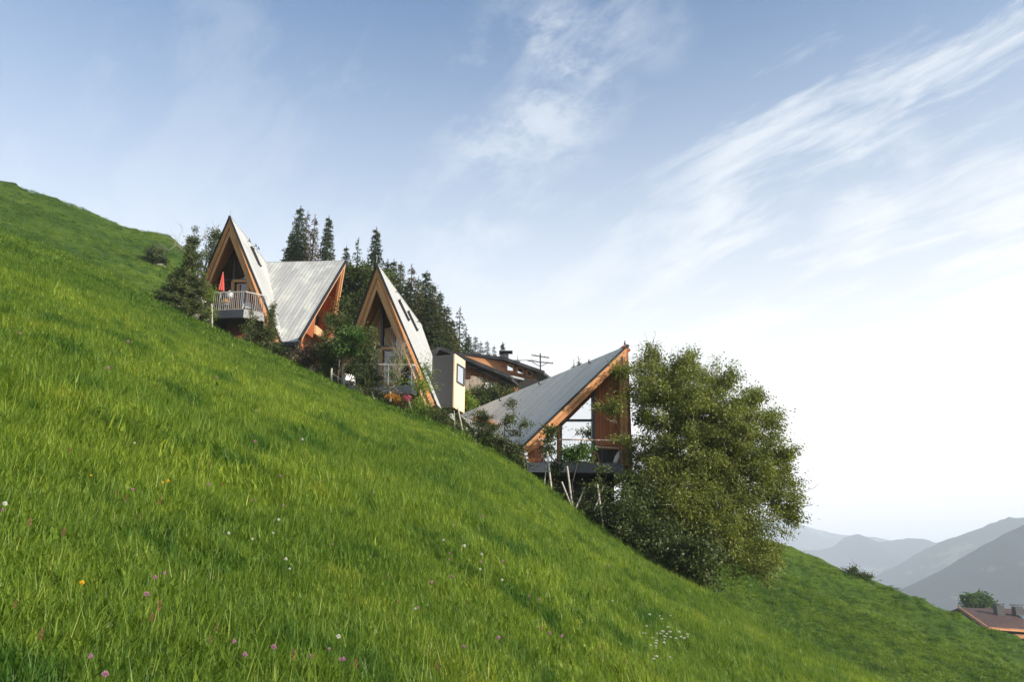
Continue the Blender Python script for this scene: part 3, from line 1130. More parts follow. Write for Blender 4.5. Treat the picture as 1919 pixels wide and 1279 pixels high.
    c = frame_rect(d, 438.5, 528, 467, 583, pl, 0.17, 0.12)
    dr = d.build('balcony_door', M['larch_light'], h)
    hm = MB(o); hp = hit(443, 558, pl) + nF * .14; hm.beam(hp, hp + Vector((.12, 0, 0)), .03, .03); hm.build('handle', M['steel'], dr)
    iw = MB(o); iw.beam(hit(449, 534, pl) + nF * .05, hit(447, 583, pl) + nF * .05, .12, .05, up=(1, 0, 0)); iw.build('door_post', M['larch_light'], dr)
    # deck
    c1 = P(397, 583, 41.35); c2 = P(457, 583, 41.2); c3 = P(497, 591, 41.95)
    poly = [(c1.x, c1.y), (c2.x, c2.y), (c3.x, c3.y), (c3.x + .6, 45.0), (c1.x - .3, 45.6)]
    deck(h, poly, zd, 0.46, 'dark_metal')
    railing(h, [(c1.x, c1.y + .06), (c2.x - .03, c2.y + .06), (c3.x - .03, c3.y)], zd, 1.05, 'grey_rail', bmat='grey_rail')
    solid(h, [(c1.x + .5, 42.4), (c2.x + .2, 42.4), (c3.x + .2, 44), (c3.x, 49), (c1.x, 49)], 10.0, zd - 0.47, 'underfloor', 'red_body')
    # body behind the second roof plane
    solid(h, [(-14.2, 45.2), (-12.9, 45.2), (-13.2, 52), (-17.5, 52), (-17.5, 49.5)], 10.0, 13.4, 'base_storey', 'dark_body')
    # posts
    for (u, v, u2, v2) in ((446, 600, 453, 632), (551, 640, 546, 670), (563, 640, 561, 662)):
        m = MB(o)
        p = P(u, v, 42.6); q = P(u2, v2, 42.6)
        m.tube([p, q + Vector((0, 0, -.8))], .07 if u != 563 else .05)
        m.build('support_post', M['grey_timber'], h)
    # roof window + snow hooks
    plr = (A, nR)
    skylight(h, 471, 466, 485, 498, plr, 0.62, o)
    snow_hooks(h, [(464, 453), (476, 462), (481, 467)], plr, o)
    rod = MB(o); rod.beam(A, A + Vector((0, 0, .38)), .02, .02, up=(0, 1, 0)); rod.build('lightning_rod', M['steel'], h)
    return h, zd


houseA, ZD1 = build_house_left()


# ---------------------------------------------------------------- house B : middle A frame
def build_house_mid():
    A = P(706, 494, 38); Rb = P(818, 758, 38); L = P(630, 698, 40)
    B = P(790, 610, 48.4)
    Q = P(855, 793, 42.9)
    o = Vector((-6.5, 39, gz(-6.5, 39)))
    h = thing('mountain_house', o, 'steep A frame timber house with pale roof and dark box dormer, middle of the three', 'house')
    nR = (Rb - A).cross(B - A).normalized()
    if nR.x > 0: nR = -nR
    roof_plane(h, [A, Rb, Q, B], nR, 'roof_pale', edge_front=[(A, Rb)], udir=Rb - A, thick=0.34, ridge=(0, 3))
    Lb = L + Vector((1.0, 8.0, 0))
    nL = (L - A).cross(B - A).normalized()
    if nL.x < 0: nL = -nL
    roof_plane(h, [A, B, Lb, L], nL, 'roof_grey', edge_front=[(A, L)], udir=L - A, thick=0.30, ridge=(0, 1))
    nf = Vector((0.28, -1, 0)).normalized()
    cen = (A + L + Rb) / 3
    gable_trim(h, A, L, Rb, nf, .22, .24, 'larch', 'larch_light')
    D0, sl = 40.0, -0.30
    pl = (Vector((A.x, D0, A.z)), Vector((-sl, 1, 0)).normalized() * -1)
    nF = facing(pl)
    zd = 8.9
    apex = hit(709, 545, pl); bl = hit(652, 720, pl); br = hit(800, 724, pl)
    bl.z = br.z = zd
    w_ = MB(o); w_.slab([apex, br, bl], -nF * 0.06)
    w_.build('glazing', M['glass_dark'], h)
    # slanted timber boards seen left of the mullion
    li = MB(o)
    li.slab([hit(716.5, 560, pl) + nF * .03, hit(715.5, 650, pl) + nF * .03, hit(678, 650, pl) + nF * .03], nF * 0.03, hit(716, 560, pl) - hit(680, 650, pl))
    li.build('slanted_timber', M['wood_in_glass'], h)
    li = MB(o)
    li.slab([hit(722, 616, pl) + nF * .02, hit(722, 648, pl) + nF * .02, hit(741, 648, pl) + nF * .02, hit(741, 616, pl) + nF * .02], nF * 0.03, (0, 0, 1))
    li.build('reflected_boards', M['wood_in_glass'], h)  # vertical boards reflected in the glass, put in as a solid panel
    fr = MB(o)
    def bar(u0, v0, u1, v1, wd=0.1, dp=0.1, k=.09):
        fr.beam(hit(u0, v0, pl) + nF * k, hit(u1, v1, pl) + nF * k, wd, dp, up=(1, 0, 0) if abs(u0 - u1) < abs(v0 - v1) else (0, 0, 1))
    bar(718, 560, 716, 651, .11)
    bar(690, 651, 770, 651, .09)
    bar(757, 652, 754, 722, .10)
    fr.build('mullion', M['dark_metal'], h)
    d = MB(o)
    c = frame_rect(d, 716, 654.5, 751, 722, pl, 0.15, 0.12)
    dr = d.build('balcony_door', M['larch_light'], h)
    g = MB(o)
    q = [hit(718, 680, pl), hit(748, 680, pl), hit(747, 722, pl), hit(716, 722, pl)]
    g.slab([x + nF * .03 for x in q], nF * 0.03); g.build('lower_pane', M['glass_frost'], dr)
    # deck + railing
    c1 = P(640, 722, 37.6); c2 = P(771.5, 722, 37.6); c3 = P(789, 728, 38.3)
    poly = [(c1.x, c1.y), (c2.x, c2.y), (c3.x, c3.y), (c3.x + .4, 40.8), (c1.x - .2, 41.3)]
    deck(h, poly, zd, 0.42, 'dark_metal')
    # only the end bay has balusters, the front is a glass screen
    railing(h, [(c2.x - .03, c2.y + .05), (c3.x - .03, c3.y)], zd, 1.05, 'grey_rail')
    r = MB(o); r.beam(Vector((c1.x, c1.y + .05, zd + 1.05)), Vector((c2.x, c2.y + .05, zd + 1.05)), .045, .05)
    for k in (0, .33, .66):
        p = Vector((c1.x + (c2.x - c1.x) * k, c1.y + .05, zd)); r.beam(p, p + Vector((0, 0, 1.05)), .035, .035, up=(0, 1, 0))
    r.build('handrail', M['grey_rail'], h)
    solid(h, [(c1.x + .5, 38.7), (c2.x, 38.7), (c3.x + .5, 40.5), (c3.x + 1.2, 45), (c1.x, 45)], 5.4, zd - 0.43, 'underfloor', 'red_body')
    # box dormer
    ftr = P(849.5, 664.4, 39.0); fbr = P(845.6, 764, 39.0); btr = P(869, 677, 40.4)
    dv = Vector((btr.x - ftr.x, btr.y - ftr.y, 0)).normalized()
    sv = Vector((dv.y, -dv.x, 0))
    if sv.x < 0: sv = -sv
    zt, zb = ftr.z, fbr.z
    base = Vector((ftr.x, ftr.y, 0))
    dl = (Vector((btr.x, btr.y, 0)) - base).length
    q0 = base - sv * 1.15
    bx = MB(o)
    bx.slab([Vector((p.x, p.y, zt)) for p in (q0, base - sv * .0, base + dv * dl, q0 + dv * dl)], (0, 0, zb - zt))
    b = bx.build('box_dormer', M['dark_box'], h)
    fm = MB(o)
    def fp(s, z): return Vector((base.x, base.y, 0)) + dv * (dl * s) + Vector((0, 0, z)) + sv * 0.02
    fm.slab([fp(0, zb - .02), fp(1, zb - .02), fp(1, zt + .02), fp(0, zt + .02)], sv * 0.07, (0, 0, 1))
    fm.build('end_panel', M['pale_wood'], b)
    hh = zt - zb
    wf = MB(o); z1, z2 = zt - .16 * hh, zt - .50 * hh
    k = sv * 0.11
    for a_, b_ in (((.18, z1), (.86, z1)), ((.86, z1), (.86, z2)), ((.86, z2), (.18, z2)), ((.18, z2), (.18, z1))):
        wf.beam(fp(*a_) + k, fp(*b_) + k, .06, .05, up=sv.cross(fp(*b_) - fp(*a_)))
    wf_o = wf.build('window', M['dark_metal'], b)
    pn = MB(o); pn.slab([fp(.2, z2) + sv * .075, fp(.84, z2) + sv * .075, fp(.84, z1) + sv * .075, fp(.2, z1) + sv * .075], sv * .02)
    pn.build('pane', M['glass_mirror'], wf_o)
    plr = (A, nR)
    skylight(h, 746.5, 564, 764, 601, plr, 0.62, o)
    skylight(h, 763.5, 585, 780, 620, plr, 0.62, o)
    snow_hooks(h, [(741, 548), (781, 604)], plr, o)
    rod = MB(o); rod.beam(A, A + Vector((0, 0, .42)), .025, .025, up=(0, 1, 0)); rod.build('lightning_rod', M['steel'], h)
    return h, zd


houseB, ZD2 = build_house_mid()


# ---------------------------------------------------------------- house C : lower house on the right
def build_house_right():
    A = P(1177, 647, 34); Fb = P(978, 838, 33.5); K = P(862, 778, 42); K2 = P(893, 812, 38)
    o = Vector((2.8, 35, gz(2.8, 35)))
    h = thing('mountain_house', o, 'lowest timber house with one big grey slanting roof, glazed gable and dark deck', 'house')
    nL = (Fb - A).cross(K - A).normalized()
    if nL.z > 0: nL = -nL
    roof_plane(h, [A, Fb, K2, K], nL, 'roof_silver', soffit='larch_red', edge_front=[(A, Fb)], udir=Fb - A, thick=0.28)
    nf = Vector((0.05, -1, 0)).normalized()
    zd = P(1070, 868, 33.1).z
    foot = Vector((A.x - .12, A.y, zd))
    cen = (A + Fb + foot) / 3
    gable_trim(h, A + Vector((-.02, 0, 0)), Fb, foot, nf, .17, .15, 'larch', 'larch', drop=.07)
    # right hand side wall and back
    sw = MB(o); sw.slab([A + Vector((0, .05, 0)), foot + Vector((.1, .05, -.4)), Vector((4.6, 44.5, zd - .4)), Vector((1.0, 44.5, 8.6))], (-.2, 0, 0), (0, 0, 1))
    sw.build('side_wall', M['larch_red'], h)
    pl = (Vector((3, 35.1, 6)), Vector((0.03, -1, 0)).normalized())
    nF = facing(pl)
    # recessed wall: red boards filling the gable behind the glass
    def poly(pts, mat, name, k=0.0, th=0.06, ud=(0, 0, 1), par=None):
        q = [hit(u, v, pl) + nF * k for u, v in pts]
        x = MB(o); x.slab(q, nF * th, ud); return x.build(name, M[mat], par or h)
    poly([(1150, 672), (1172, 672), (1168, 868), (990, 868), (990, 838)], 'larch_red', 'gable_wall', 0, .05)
    # glass, big pane left of the column and small pane left of the post
    gz_ = poly([(1109, 733), (1109, 866), (1053, 866), (1053, 785)], 'glass_mirror', 'window_glass', .08, .03)
    poly([(1043, 795), (1045, 866), (1018, 866), (1018, 822)], 'glass_mirror', 'window_glass', .08, .03)
    poly([(1112, 716), (1168, 668), (1168, 838), (1114, 838)], 'larch_red', 'sliding_panel', .30, .06)
    poly([(1114, 846), (1166, 846), (1166, 868), (1114, 868)], 'dark_body', 'panel_base', .31, .05)
    fr = MB(o)
    def bar(u0, v0, u1, v1, wd=0.1, dp=0.1, k=.2, mb=None):
        (mb or fr).beam(hit(u0, v0, pl) + nF * k, hit(u1, v1, pl) + nF * k, wd, dp, up=(1, 0, 0) if abs(u0 - u1) < abs(v0 - v1) else (0, 0, 1))
    bar(1111.5, 726, 1111.5, 868, .16, .2)
    bar(1051, 786, 1051, 868, .07)
    bar(1036, 789.5, 1112, 789.5, .07)
    fr.build('mullion', M['dark_metal'], h)
    fr2 = MB(o)
    bar(1046.5, 786, 1046.5, 868, .13, .12, .25, fr2); bar(1018, 818, 1046, 791, .10, .1, .22, fr2)
    fr2.build('door_frame', M['larch_red'], h)
    fr3 = MB(o); bar(1012.5, 810, 1011.5, 867, .15, .14, 1.2, fr3); fr3.build('front_post', M['larch_light'], h)
    poly([(985, 834), (1011, 809), (1010, 867), (986, 867)], 'larch_red', 'front_boarding', 1.22, .06)
    sp2 = MB(o); sp2.beam(P(981, 836, 33.6), P(980.5, 884, 33.6), .12, .12, up=(1, 0, 0)); sp2.build('corner_post', M['larch'], h)
    lg = MB(o); lg.beam(hit(1113, 841, pl) + nF * .4, hit(1166, 844, pl) + nF * .4, .09, .12); lg.build('ledge', M['larch_light'], h)
    # deck
    c1 = P(988, 868, 33.0); c2 = P(1170, 871, 33.35)
    poly2 = [(c1.x, c1.y), (c2.x, c2.y), (c2.x + .1, 35.2), (c1.x, 35.2)]
    deck(h, poly2, zd, 0.40, 'dark_metal')
    c0 = P(1009, 868, 33.05)
    railing(h, [(c0.x, c0.y + .06), ((c0.x + c2.x) / 2, (c1.y + c2.y) / 2 + .06), (c2.x - .05, c2.y + .06)], zd, 0.98, 'pink_rail', gap=.12, bal=.004, bmat='dark_metal')
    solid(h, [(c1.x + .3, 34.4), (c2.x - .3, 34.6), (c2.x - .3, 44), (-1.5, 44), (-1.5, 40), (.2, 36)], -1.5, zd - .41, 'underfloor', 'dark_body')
    # little entrance roof in the slope of the big roof
    e0, e1, e2 = P(889, 786, 37.0), P(909, 783, 36.8), P(930, 797, 36.6)
    cn = MB(o)
    cn.beam(e0, e1, .14, .12); cn.beam(e1 + Vector((.04, 0, 0)), e2, .14, .12)
    cn.slab([e1 + Vector((0, .07, .06)), e2 + Vector((.05, .07, .06)), e2 + Vector((0.1, 2.0, .2)), e1 + Vector((-.2, 2.0, .2)), e0 + Vector((-.1, .07, .06))], (0, 0, -.12))
    cn.build('entrance_roof', M['larch_light'], h)
    snow_hooks(h, [(939, 753), (1013, 722), (1107, 682), (1174, 648)], (A, nL), o)
    return h, zd, pl


houseC, ZD3, PL3 = build_house_right()


# ---------------------------------------------------------------- old farmhouse behind
def build_farmhouse():
    D = 58.0
    ap = P(825, 653, D); er = P(960, 709, D - .5); el = P(800, 676, D)
    o = Vector((ap.x + 1, D + 3, gz(ap.x, D)))
    h = thing('farmhouse', o, 'old dark roofed timber farmhouse behind the lowest house', 'house')
    bk = Vector((2.5, 9.0, 0))
    m = MB(o)
    m.slab([ap, er, er + bk, ap + bk], (0, 0, -.22), er - ap)
    m.slab([ap + Vector((-.003, 0, 0)), ap + bk, el + bk, el], (0, 0, -.22), el - ap)
    r = m.build('roof', M['shingle_dark'], h)
    b = MB(o)
    b.beam(ap + Vector((0, -.1, .0)), er + Vector((0, -.1, 0)), .26, .10)
    b.beam(ap + Vector((-.05, -.1, .0)), el + Vector((0, -.1, 0)), .26, .10)
    b.beam(ap + Vector((0.3, .35, -.42)), er + Vector((-.2, .35, -.42)), .12, .10)
    b.build('barge_board', M['shingle_dark'], r)
    g = MB(o); g.beam(P(957, 706, D - .7) , P(1010, 719, D + 4), .14, .16); g.build('gutter', M['steel'], r)
    # gable wall
    pw = (Vector((ap.x, D + 1.1, ap.z)), Vector((0.05, -1, 0)).normalized())
    def poly(pts, pl, mat, name, k=0.0, th=0.1, ud=(1, 0, 0), par=None):
        n = facing(pl)
        q = [hit(u, v, pl) + n * k for u, v in pts]
        x = MB(o); x.slab(q, n * th, ud); return x.build(name, M[mat], par or h)
    poly([(815, 672), (835, 664), (900, 690), (900, 740), (815, 760)], pw, 'old_timber', 'log_wall', 0, .12)
    poly([(896, 695), (935, 706), (935, 736), (896, 737)], pw, 'old_timber', 'board_wall', .15, .10, (0, 0, 1))
    poly([(930, 700), (1040, 720), (1040, 770), (925, 770)], pw, 'dark_body', 'eave_shade_wall', .05, .1)  # dark sheet standing for the shade under the eave
    poly([(935, 733), (970, 728), (968, 765), (935, 765)], pw, 'old_timber', 'lower_wall', .2, .1, (0, 0, 1))
    # balcony with carved boards
    pb = (Vector((ap.x, D - .1, ap.z)), Vector((0.05, -1, 0)).normalized())
    nb = facing(pb)
    q0, q1 = hit(862, 736, pb), hit(934, 729, pb)
    f = MB(o); f.slab([q0, q1, q1 + Vector((0, 1.4, 0)), q0 + Vector((0, 1.4, 0))], (0, 0, -.18), (1, 0, 0))
    bal = f.build('balcony', M['old_timber'], h)
    bb = MB(o)
    t0, t1 = hit(862, 715, pb), hit(934, 707, pb)
    bb.beam(t0.lerp(t1, 0), t0.lerp(t1, .38), .09, .08)
    for k in range(17):
        s = k / 16 * .38
        a, c = q0.lerp(q1, s), t0.lerp(t1, s)
        wv = .05 if k % 2 else .10
        bb.beam(a, c, wv, .04, up=(1, 0, 0))
    for k in range(9):
        s = .32 + k * .075
        a, c = q0.lerp(q1, s), t0.lerp(t1, s) + Vector((0, 0, -.05 * k if k > 3 else .3 - .06 * k))
        bb.beam(a, c, .26, .05, up=(1, 0, 0))
    bb.build('balustrade', M['grey_timber'], bal)
    # upper storey with three windows
    u0, u1, u2 = P(856, 662, 62), P(946, 672, 61), P(1020, 698, 60.5)
    up = MB(o)
    up.slab([u0, u1, u1 + Vector((2, 7, .3)), u0 + Vector((1, 7, .3))], (0, 0, -.2), (0, 1, 0))
    up.slab([u1, u2, u2 + Vector((2.2, 7, .3)), u1 + Vector((2.0, 7, .3))], (0, 0, -.2), u2 - u1)
    up.beam(u0 + Vector((0, -.1, -.06)), u1 + Vector((0, -.1, -.06)), .24, .12); up.beam(u1 + Vector((0, -.1, -.06)), u2 + Vector((0, -.1, -.06)), .24, .12)
    up.build('upper_roof', M['shingle_dark'], h)
    pu = (Vector((u1.x, 61.6, u1.z)), Vector((0.10, -1, 0)).normalized())
    wl = poly([(868, 668), (945, 679), (1003, 700), (1003, 716), (915, 690), (868, 676)], pu, 'old_timber', 'dormer_wall', 0, .15)
    poly([(868, 676), (915, 689), (1006, 716), (1012, 722), (1012, 760), (868, 760)], pu, 'dark_body', 'back_wall', -.3, .1)
    poly([(900, 690), (1004, 713), (1010, 721), (958, 711)], pu, 'old_timber', 'lean_to_roof', .25, .08, (1, 0, 0))
    n = facing(pu)
    for (ua, va, ub, vb) in ((949.5, 684.5, 961.5, 698.5), (968.5, 690, 980, 703.5), (986.5, 695.5, 996.5, 708)):
        fm = MB(o)
        c = [hit(ua, va, pu), hit(ub, va + 3, pu), hit(ub, vb, pu), hit(ua, vb - 2, pu)]
        c = [p + n * .22 for p in c]
        for i in range(4):
            fm.beam(c[i], c[(i + 1) % 4], .10, .08, up=n.cross(c[(i + 1) % 4] - c[i]))
        fo = fm.build('window', M['larch_light'], h)
        pn = MB(o); pn.slab([p - n * .03 for p in c], n * .02); pn.build('pane', M['glass_mirror'], fo)
    ch = MB(o); p = P(948, 672, 63); ch.box(p + Vector((0, 0, -.4)), (.45, .45, .75)); ch.box(p + Vector((0, 0, .48)), (1.1, .9, .06)); ch.build('chimney', M['dark_box'], h)
    # satellite dish
    ds = MB(o); p = hit(916, 733, pw) + Vector((0, -1.4, 0))
    dn = Vector((.35, -.9, .25)).normalized()
    a = dn.orthogonal().normalized(); b_ = dn.cross(a)
    ring = [p + (a * math.cos(t) + b_ * math.sin(t)) * .34 for t in np.linspace(0, 2 * math.pi, 19)[:-1]]
    for i in range(18): ds.face([p - dn * .08, ring[i], ring[(i + 1) % 18]])
    ds.beam(p, p + dn * .4, .03, .03); ds.beam(p, p + Vector((.0, .8, -.3)), .04, .04)
    ds.build('satellite_dish', M['white'], h)
    return h


build_farmhouse()


# ---------------------------------------------------------------- farmhouse far down to the right
def build_low_farmhouse():
    D = 125.0
    a = P(1797, 1140, D); b = P(1935, 1143, D + 3); c = P(1948, 1184, D - 9); d = P(1850, 1177, D - 12)
    o = Vector((a.x + 3, D - 3, a.z - 6))
    h = thing('farmhouse', o, 'brown tiled farmhouse roof with two chimneys down the valley', 'house')
    b = a + (b - a) * 1.6; c = d + (c - d) * 2.1
    m = MB(o); m.slab([a, b, c, d], (0, 0, -.3), d - a)
    e = a + Vector((-5.0, 9, -4.0))
    m.slab([a + Vector((0, .03, 0)), b + Vector((0, .03, 0)), b + Vector((-5, 9, -4)), e], (0, 0, -.3), e - a)
    r = m.build('roof', M['roof_brown'], h)
    v = MB(o); v.beam(a + Vector((-.1, -.1, .02)), d + Vector((-.1, -.1, .02)), .35, .18); v.beam(d + Vector((0, -.1, -.1)), c + Vector((0, -.1, -.1)), .35, .18); v.build('verge_board', M['old_timber'], r)
    w_ = MB(o)
    base = a.z - 9
    w_.slab([a + Vector((.4, 0, -.35)), d + Vector((.4, .8, -.35)), Vector((d.x + .4, d.y + .8, base)), Vector((e.x + .4, e.y, base)), e + Vector((.4, 0, -.35))], (.3, 0, 0))
    w_.slab([d + Vector((.8, 1.2, -.35)), c + Vector((0, 1.2, -.35)), Vector((c.x, c.y + 1.2, base)), Vector((d.x + .8, d.y + 1.2, base))], (0, .3, 0))
    w_.build('wall', M['dark_body'], h)
    for u, v0 in ((1873, 1151), (1908, 1153)):
        p = P(u, v0, D - 3)
        ch = MB(o); ch.box(p + Vector((0, 0, -.6)), (1.1, 1.0, 1.7)); ch.box(p + Vector((0, 0, 1.25)), (1.35, 1.2, .12)); ch.box(p + Vector((0, 0, -.75)), (1.35, 1.3, .25))
        ch.build('chimney', M['dark_box'], h)
    sk = MB(o); q = P(1917, 1162, D - 4.5); sk.slab([q, q + Vector((1.2, 0, 0)), q + Vector((1.2, 1.0, .5)), q + Vector((0, 1.0, .5))], (0, 0, .08)); sk.build('skylight', M['glass_mirror'], h)
    gm = MB(o); gm.beam(d + Vector((.5, .3, -.9)), c + Vector((0, .3, -.9)), .5, .2); gm.build('eave_board', M['old_timber'], h)


build_low_farmhouse()



# ------------------------------------------------------------------ vegetation builders
def leaf_mesh(rng, centers, dirs, size, asp, tones, droop=0.4):
    """one diamond leaf per centre; dirs = preferred direction (n,3)"""
    n = len(centers)
    d = dirs + rng.normal(0, 0.7, (n, 3)); d[:, 2] -= droop
    d /= np.linalg.norm(d, axis=1)[:, None] + 1e-9
    r = rng.normal(0, 1, (n, 3))
    s = np.cross(d, r); s /= np.linalg.norm(s, axis=1)[:, None] + 1e-9
    L = size * rng.uniform(0.65, 1.35, n)[:, None]
    W = L * asp
    b = centers; tip = centers + d * L
    mid = centers + d * L * 0.45
    nn = np.cross(d, s)
    V = np.stack([b, mid - s * W / 2 + nn * W * .12, tip, mid + s * W / 2 + nn * W * .12], 1).reshape(-1, 3)
    Fa = np.arange(4 * n).reshape(-1, 4)
    return V, Fa, np.repeat(tones, 4)


def sample_blobs(rng, blobs, n, shell=0.55):
    wts = np.array([b[3] if len(b) > 3 else 1.0 for b in blobs]); wts = wts / wts.sum()
    out = []
    for k, c in zip(range(len(blobs)), rng.multinomial(n, wts)):
        b = blobs[k]
        if b[0] == 'cone':
            base, (rr, hh) = np.array(b[1]), b[2]
            z = 1 - np.sqrt(rng.uniform(0.0, 1, c)); z = np.clip(z * 1.0 + rng.uniform(0, .03, c), 0, 1)
            th = rng.uniform(0, 2 * np.pi, c)
            rad = rr * (1 - z) ** 0.8 * np.sqrt(rng.uniform(.12, 1, c)) * (0.8 + 0.35 * np.sin(th * 3 + z * 9))
            out.append(np.stack([rad * np.cos(th), rad * np.sin(th), z * hh], 1) + base)
        else:
            ctr, rad = np.array(b[1]), np.array(b[2])
            v = rng.normal(0, 1, (c, 3)); v /= np.linalg.norm(v, axis=1)[:, None]
            q = rng.uniform(shell, 1, c)[:, None] ** 0.7
            out.append(ctr + v * q * rad)
    return np.concatenate(out)


def skeleton(rng, base, trunk_pts, targets, r0, twig_r=0.012):
    """woody skeleton: every target joined to the nearest node already grown"""
    nodes = [np.array(p, float) for p in trunk_pts]
    par = [-1] + list(range(len(nodes) - 1))
    order = np.argsort(np.linalg.norm(targets - np.array(trunk_pts[-1]), axis=1))
    arr = np.array(nodes)
    tips = []
    for k in order:
        t = targets[k]
        dd = np.linalg.norm(arr - t, axis=1)
        j = int(np.argmin(dd + 0.25 * np.maximum(arr[:, 2] - t[2], 0)))
        p = arr[j]
        L = np.linalg.norm(t - p)
        steps = max(1, int(L / 0.6))
        last = j
        for s in range(1, steps + 1):
            q = p + (t - p) * s / steps
            if s < steps:
                q = q + rng.normal(0, 0.06 * L / steps + .02, 3) + np.array([0, 0, .10 * math.sin(math.pi * s / steps) * L * .6])
            nodes.append(q); par.append(last); last = len(nodes) - 1
        arr = np.array(nodes)
        tips.append((k, last))
    n = len(nodes)
    cnt = np.zeros(n)
    for _, i in tips: cnt[i] += 1
    for i in range(n - 1, 0, -1): cnt[par[i]] += cnt[i]
    rad = np.maximum(twig_r, r0 * (cnt / cnt[0]) ** 0.5)
    return arr, par, rad, dict(tips)


def tubes_np(arr, par, rad, sides=6):
    V, Fa = [], []
    rad = np.array(rad, float)
    mc = np.zeros(len(arr))
    for i in range(1, len(arr)):
        if par[i] >= 0 and par[i] != i: mc[par[i]] = max(mc[par[i]], rad[i])
    endr = np.where(mc > 0, np.minimum(rad, mc * 1.12), rad * .5)
    ang = np.linspace(0, 2 * np.pi, sides, endpoint=False)
    for i in range(1, len(arr)):
        a, b = arr[par[i]], arr[i]
        d = b - a; L = np.linalg.norm(d)
        if L < 1e-6: continue
        d /= L
        u = np.cross(d, [0.3, 0.9, 0.2]); u /= np.linalg.norm(u) + 1e-9
        w_ = np.cross(d, u)
        ra = min(endr[par[i]], rad[i] * 1.3); rb = min(endr[i], ra)
        i0 = len(V)
        for (c, r) in ((a, ra), (b, rb)):
            for t in ang: V.append(c + (u * math.cos(t) + w_ * math.sin(t)) * r)
        for k in range(sides):
            j = (k + 1) % sides
            Fa.append((i0 + k, i0 + j, i0 + sides + j, i0 + sides + k))
        if ra > .035:
            for q in (i0, i0 + sides): Fa += [(q, q + 1, q + 2, q + 3), (q, q + 3, q + 4, q + 5)]
    return np.array(V), np.array(Fa)


def plant(name, label, cat, base, blobs, ncl, nleaf, leaf, asp, mat, seed, cl_r=0.35, r0=0.08, trunk_h=0.5, wood='bark', droop=0.4,
          group=None, shell=0.5, bare=0, twig_r=0.008, lean=(0, 0), crown_name='crown', bare_wood=None):
    rng = np.random.default_rng(seed)
    if nleaf and cat not in ('flowers',):
        nleaf = int(nleaf * 1.9); leaf *= 1.22
    base = Vector(base)
    root = thing(name, base, label, cat, group)
    bv = np.array(base)
    cen = sample_blobs(rng, blobs, ncl, shell) - bv
    top = max(0.2, cen[:, 2].mean() * trunk_h)
    tp = [np.array([lean[0] * s * top, lean[1] * s * top, -0.3 + (top + .3) * s]) + rng.normal(0, .015 * top, 3) * (s > 0) for s in np.linspace(0, 1, 5)]
    arr, par, rad, tips = skeleton(rng, base, tp, cen, r0, twig_r)
    if bare:
        extra = []
        # bare twigs showing outside the leaves
        idx = rng.integers(5, len(arr), bare)
        A2, P2, R2_ = list(arr), list(par), list(rad)
        for i in idx:
            d = arr[i] - np.array([arr[:, 0].mean(), arr[:, 1].mean(), arr[:, 2].mean() - .5]); d /= np.linalg.norm(d) + 1e-9
            last = i; q = arr[i]
            for s in range(3):
                d = d + rng.normal(0, .35, 3); d /= np.linalg.norm(d)
                q = q + d * rng.uniform(.15, .38); A2.append(q); P2.append(last); R2_.append(twig_r * .8); last = len(A2) - 1
        if bare_wood:
            n0 = len(arr)
            A2 = np.array(A2); keep = set(range(n0, len(A2)))
            tv, tf = tubes_np(A2, [p if i in keep else i for i, p in enumerate(P2)], np.array(R2_))
            link('dead_twigs', np_mesh('dead_twigs', tv, tf), root, M[bare_wood])
        else:
            arr, par, rad = np.array(A2), P2, np.array(R2_)
    V, Fa = tubes_np(arr, par, rad)
    link('trunk', np_mesh('trunk', V, Fa, smooth_=True), root, M[wood])
    if nleaf:
        n = ncl * nleaf
        ci = np.repeat(np.arange(ncl), nleaf)
        # each clump is drawn out along the shoot that carries it
        pd = np.zeros((ncl, 3))
        for k, i in tips.items():
            pd[k] = arr[i] - arr[par[i]]
        pd /= np.linalg.norm(pd, axis=1)[:, None] + 1e-6
        off = rng.normal(0, cl_r * .42, (n, 3)) + pd[ci] * rng.normal(0, cl_r * .75, n)[:, None]
        off[:, 2] *= 0.75
        pos = cen[ci] + off
        tone = np.clip(rng.uniform(0, 1, ncl)[ci] * .55 + rng.uniform(0, .5, n), 0, 1)
        V, Fa, T = leaf_mesh(rng, pos, pd[ci] * .6 + off / (cl_r + 1e-6) * .5, leaf, asp, tone, droop)
        link(crown_name, np_mesh(crown_name, V, Fa, {'tone': T}), root, M[mat])
    return root


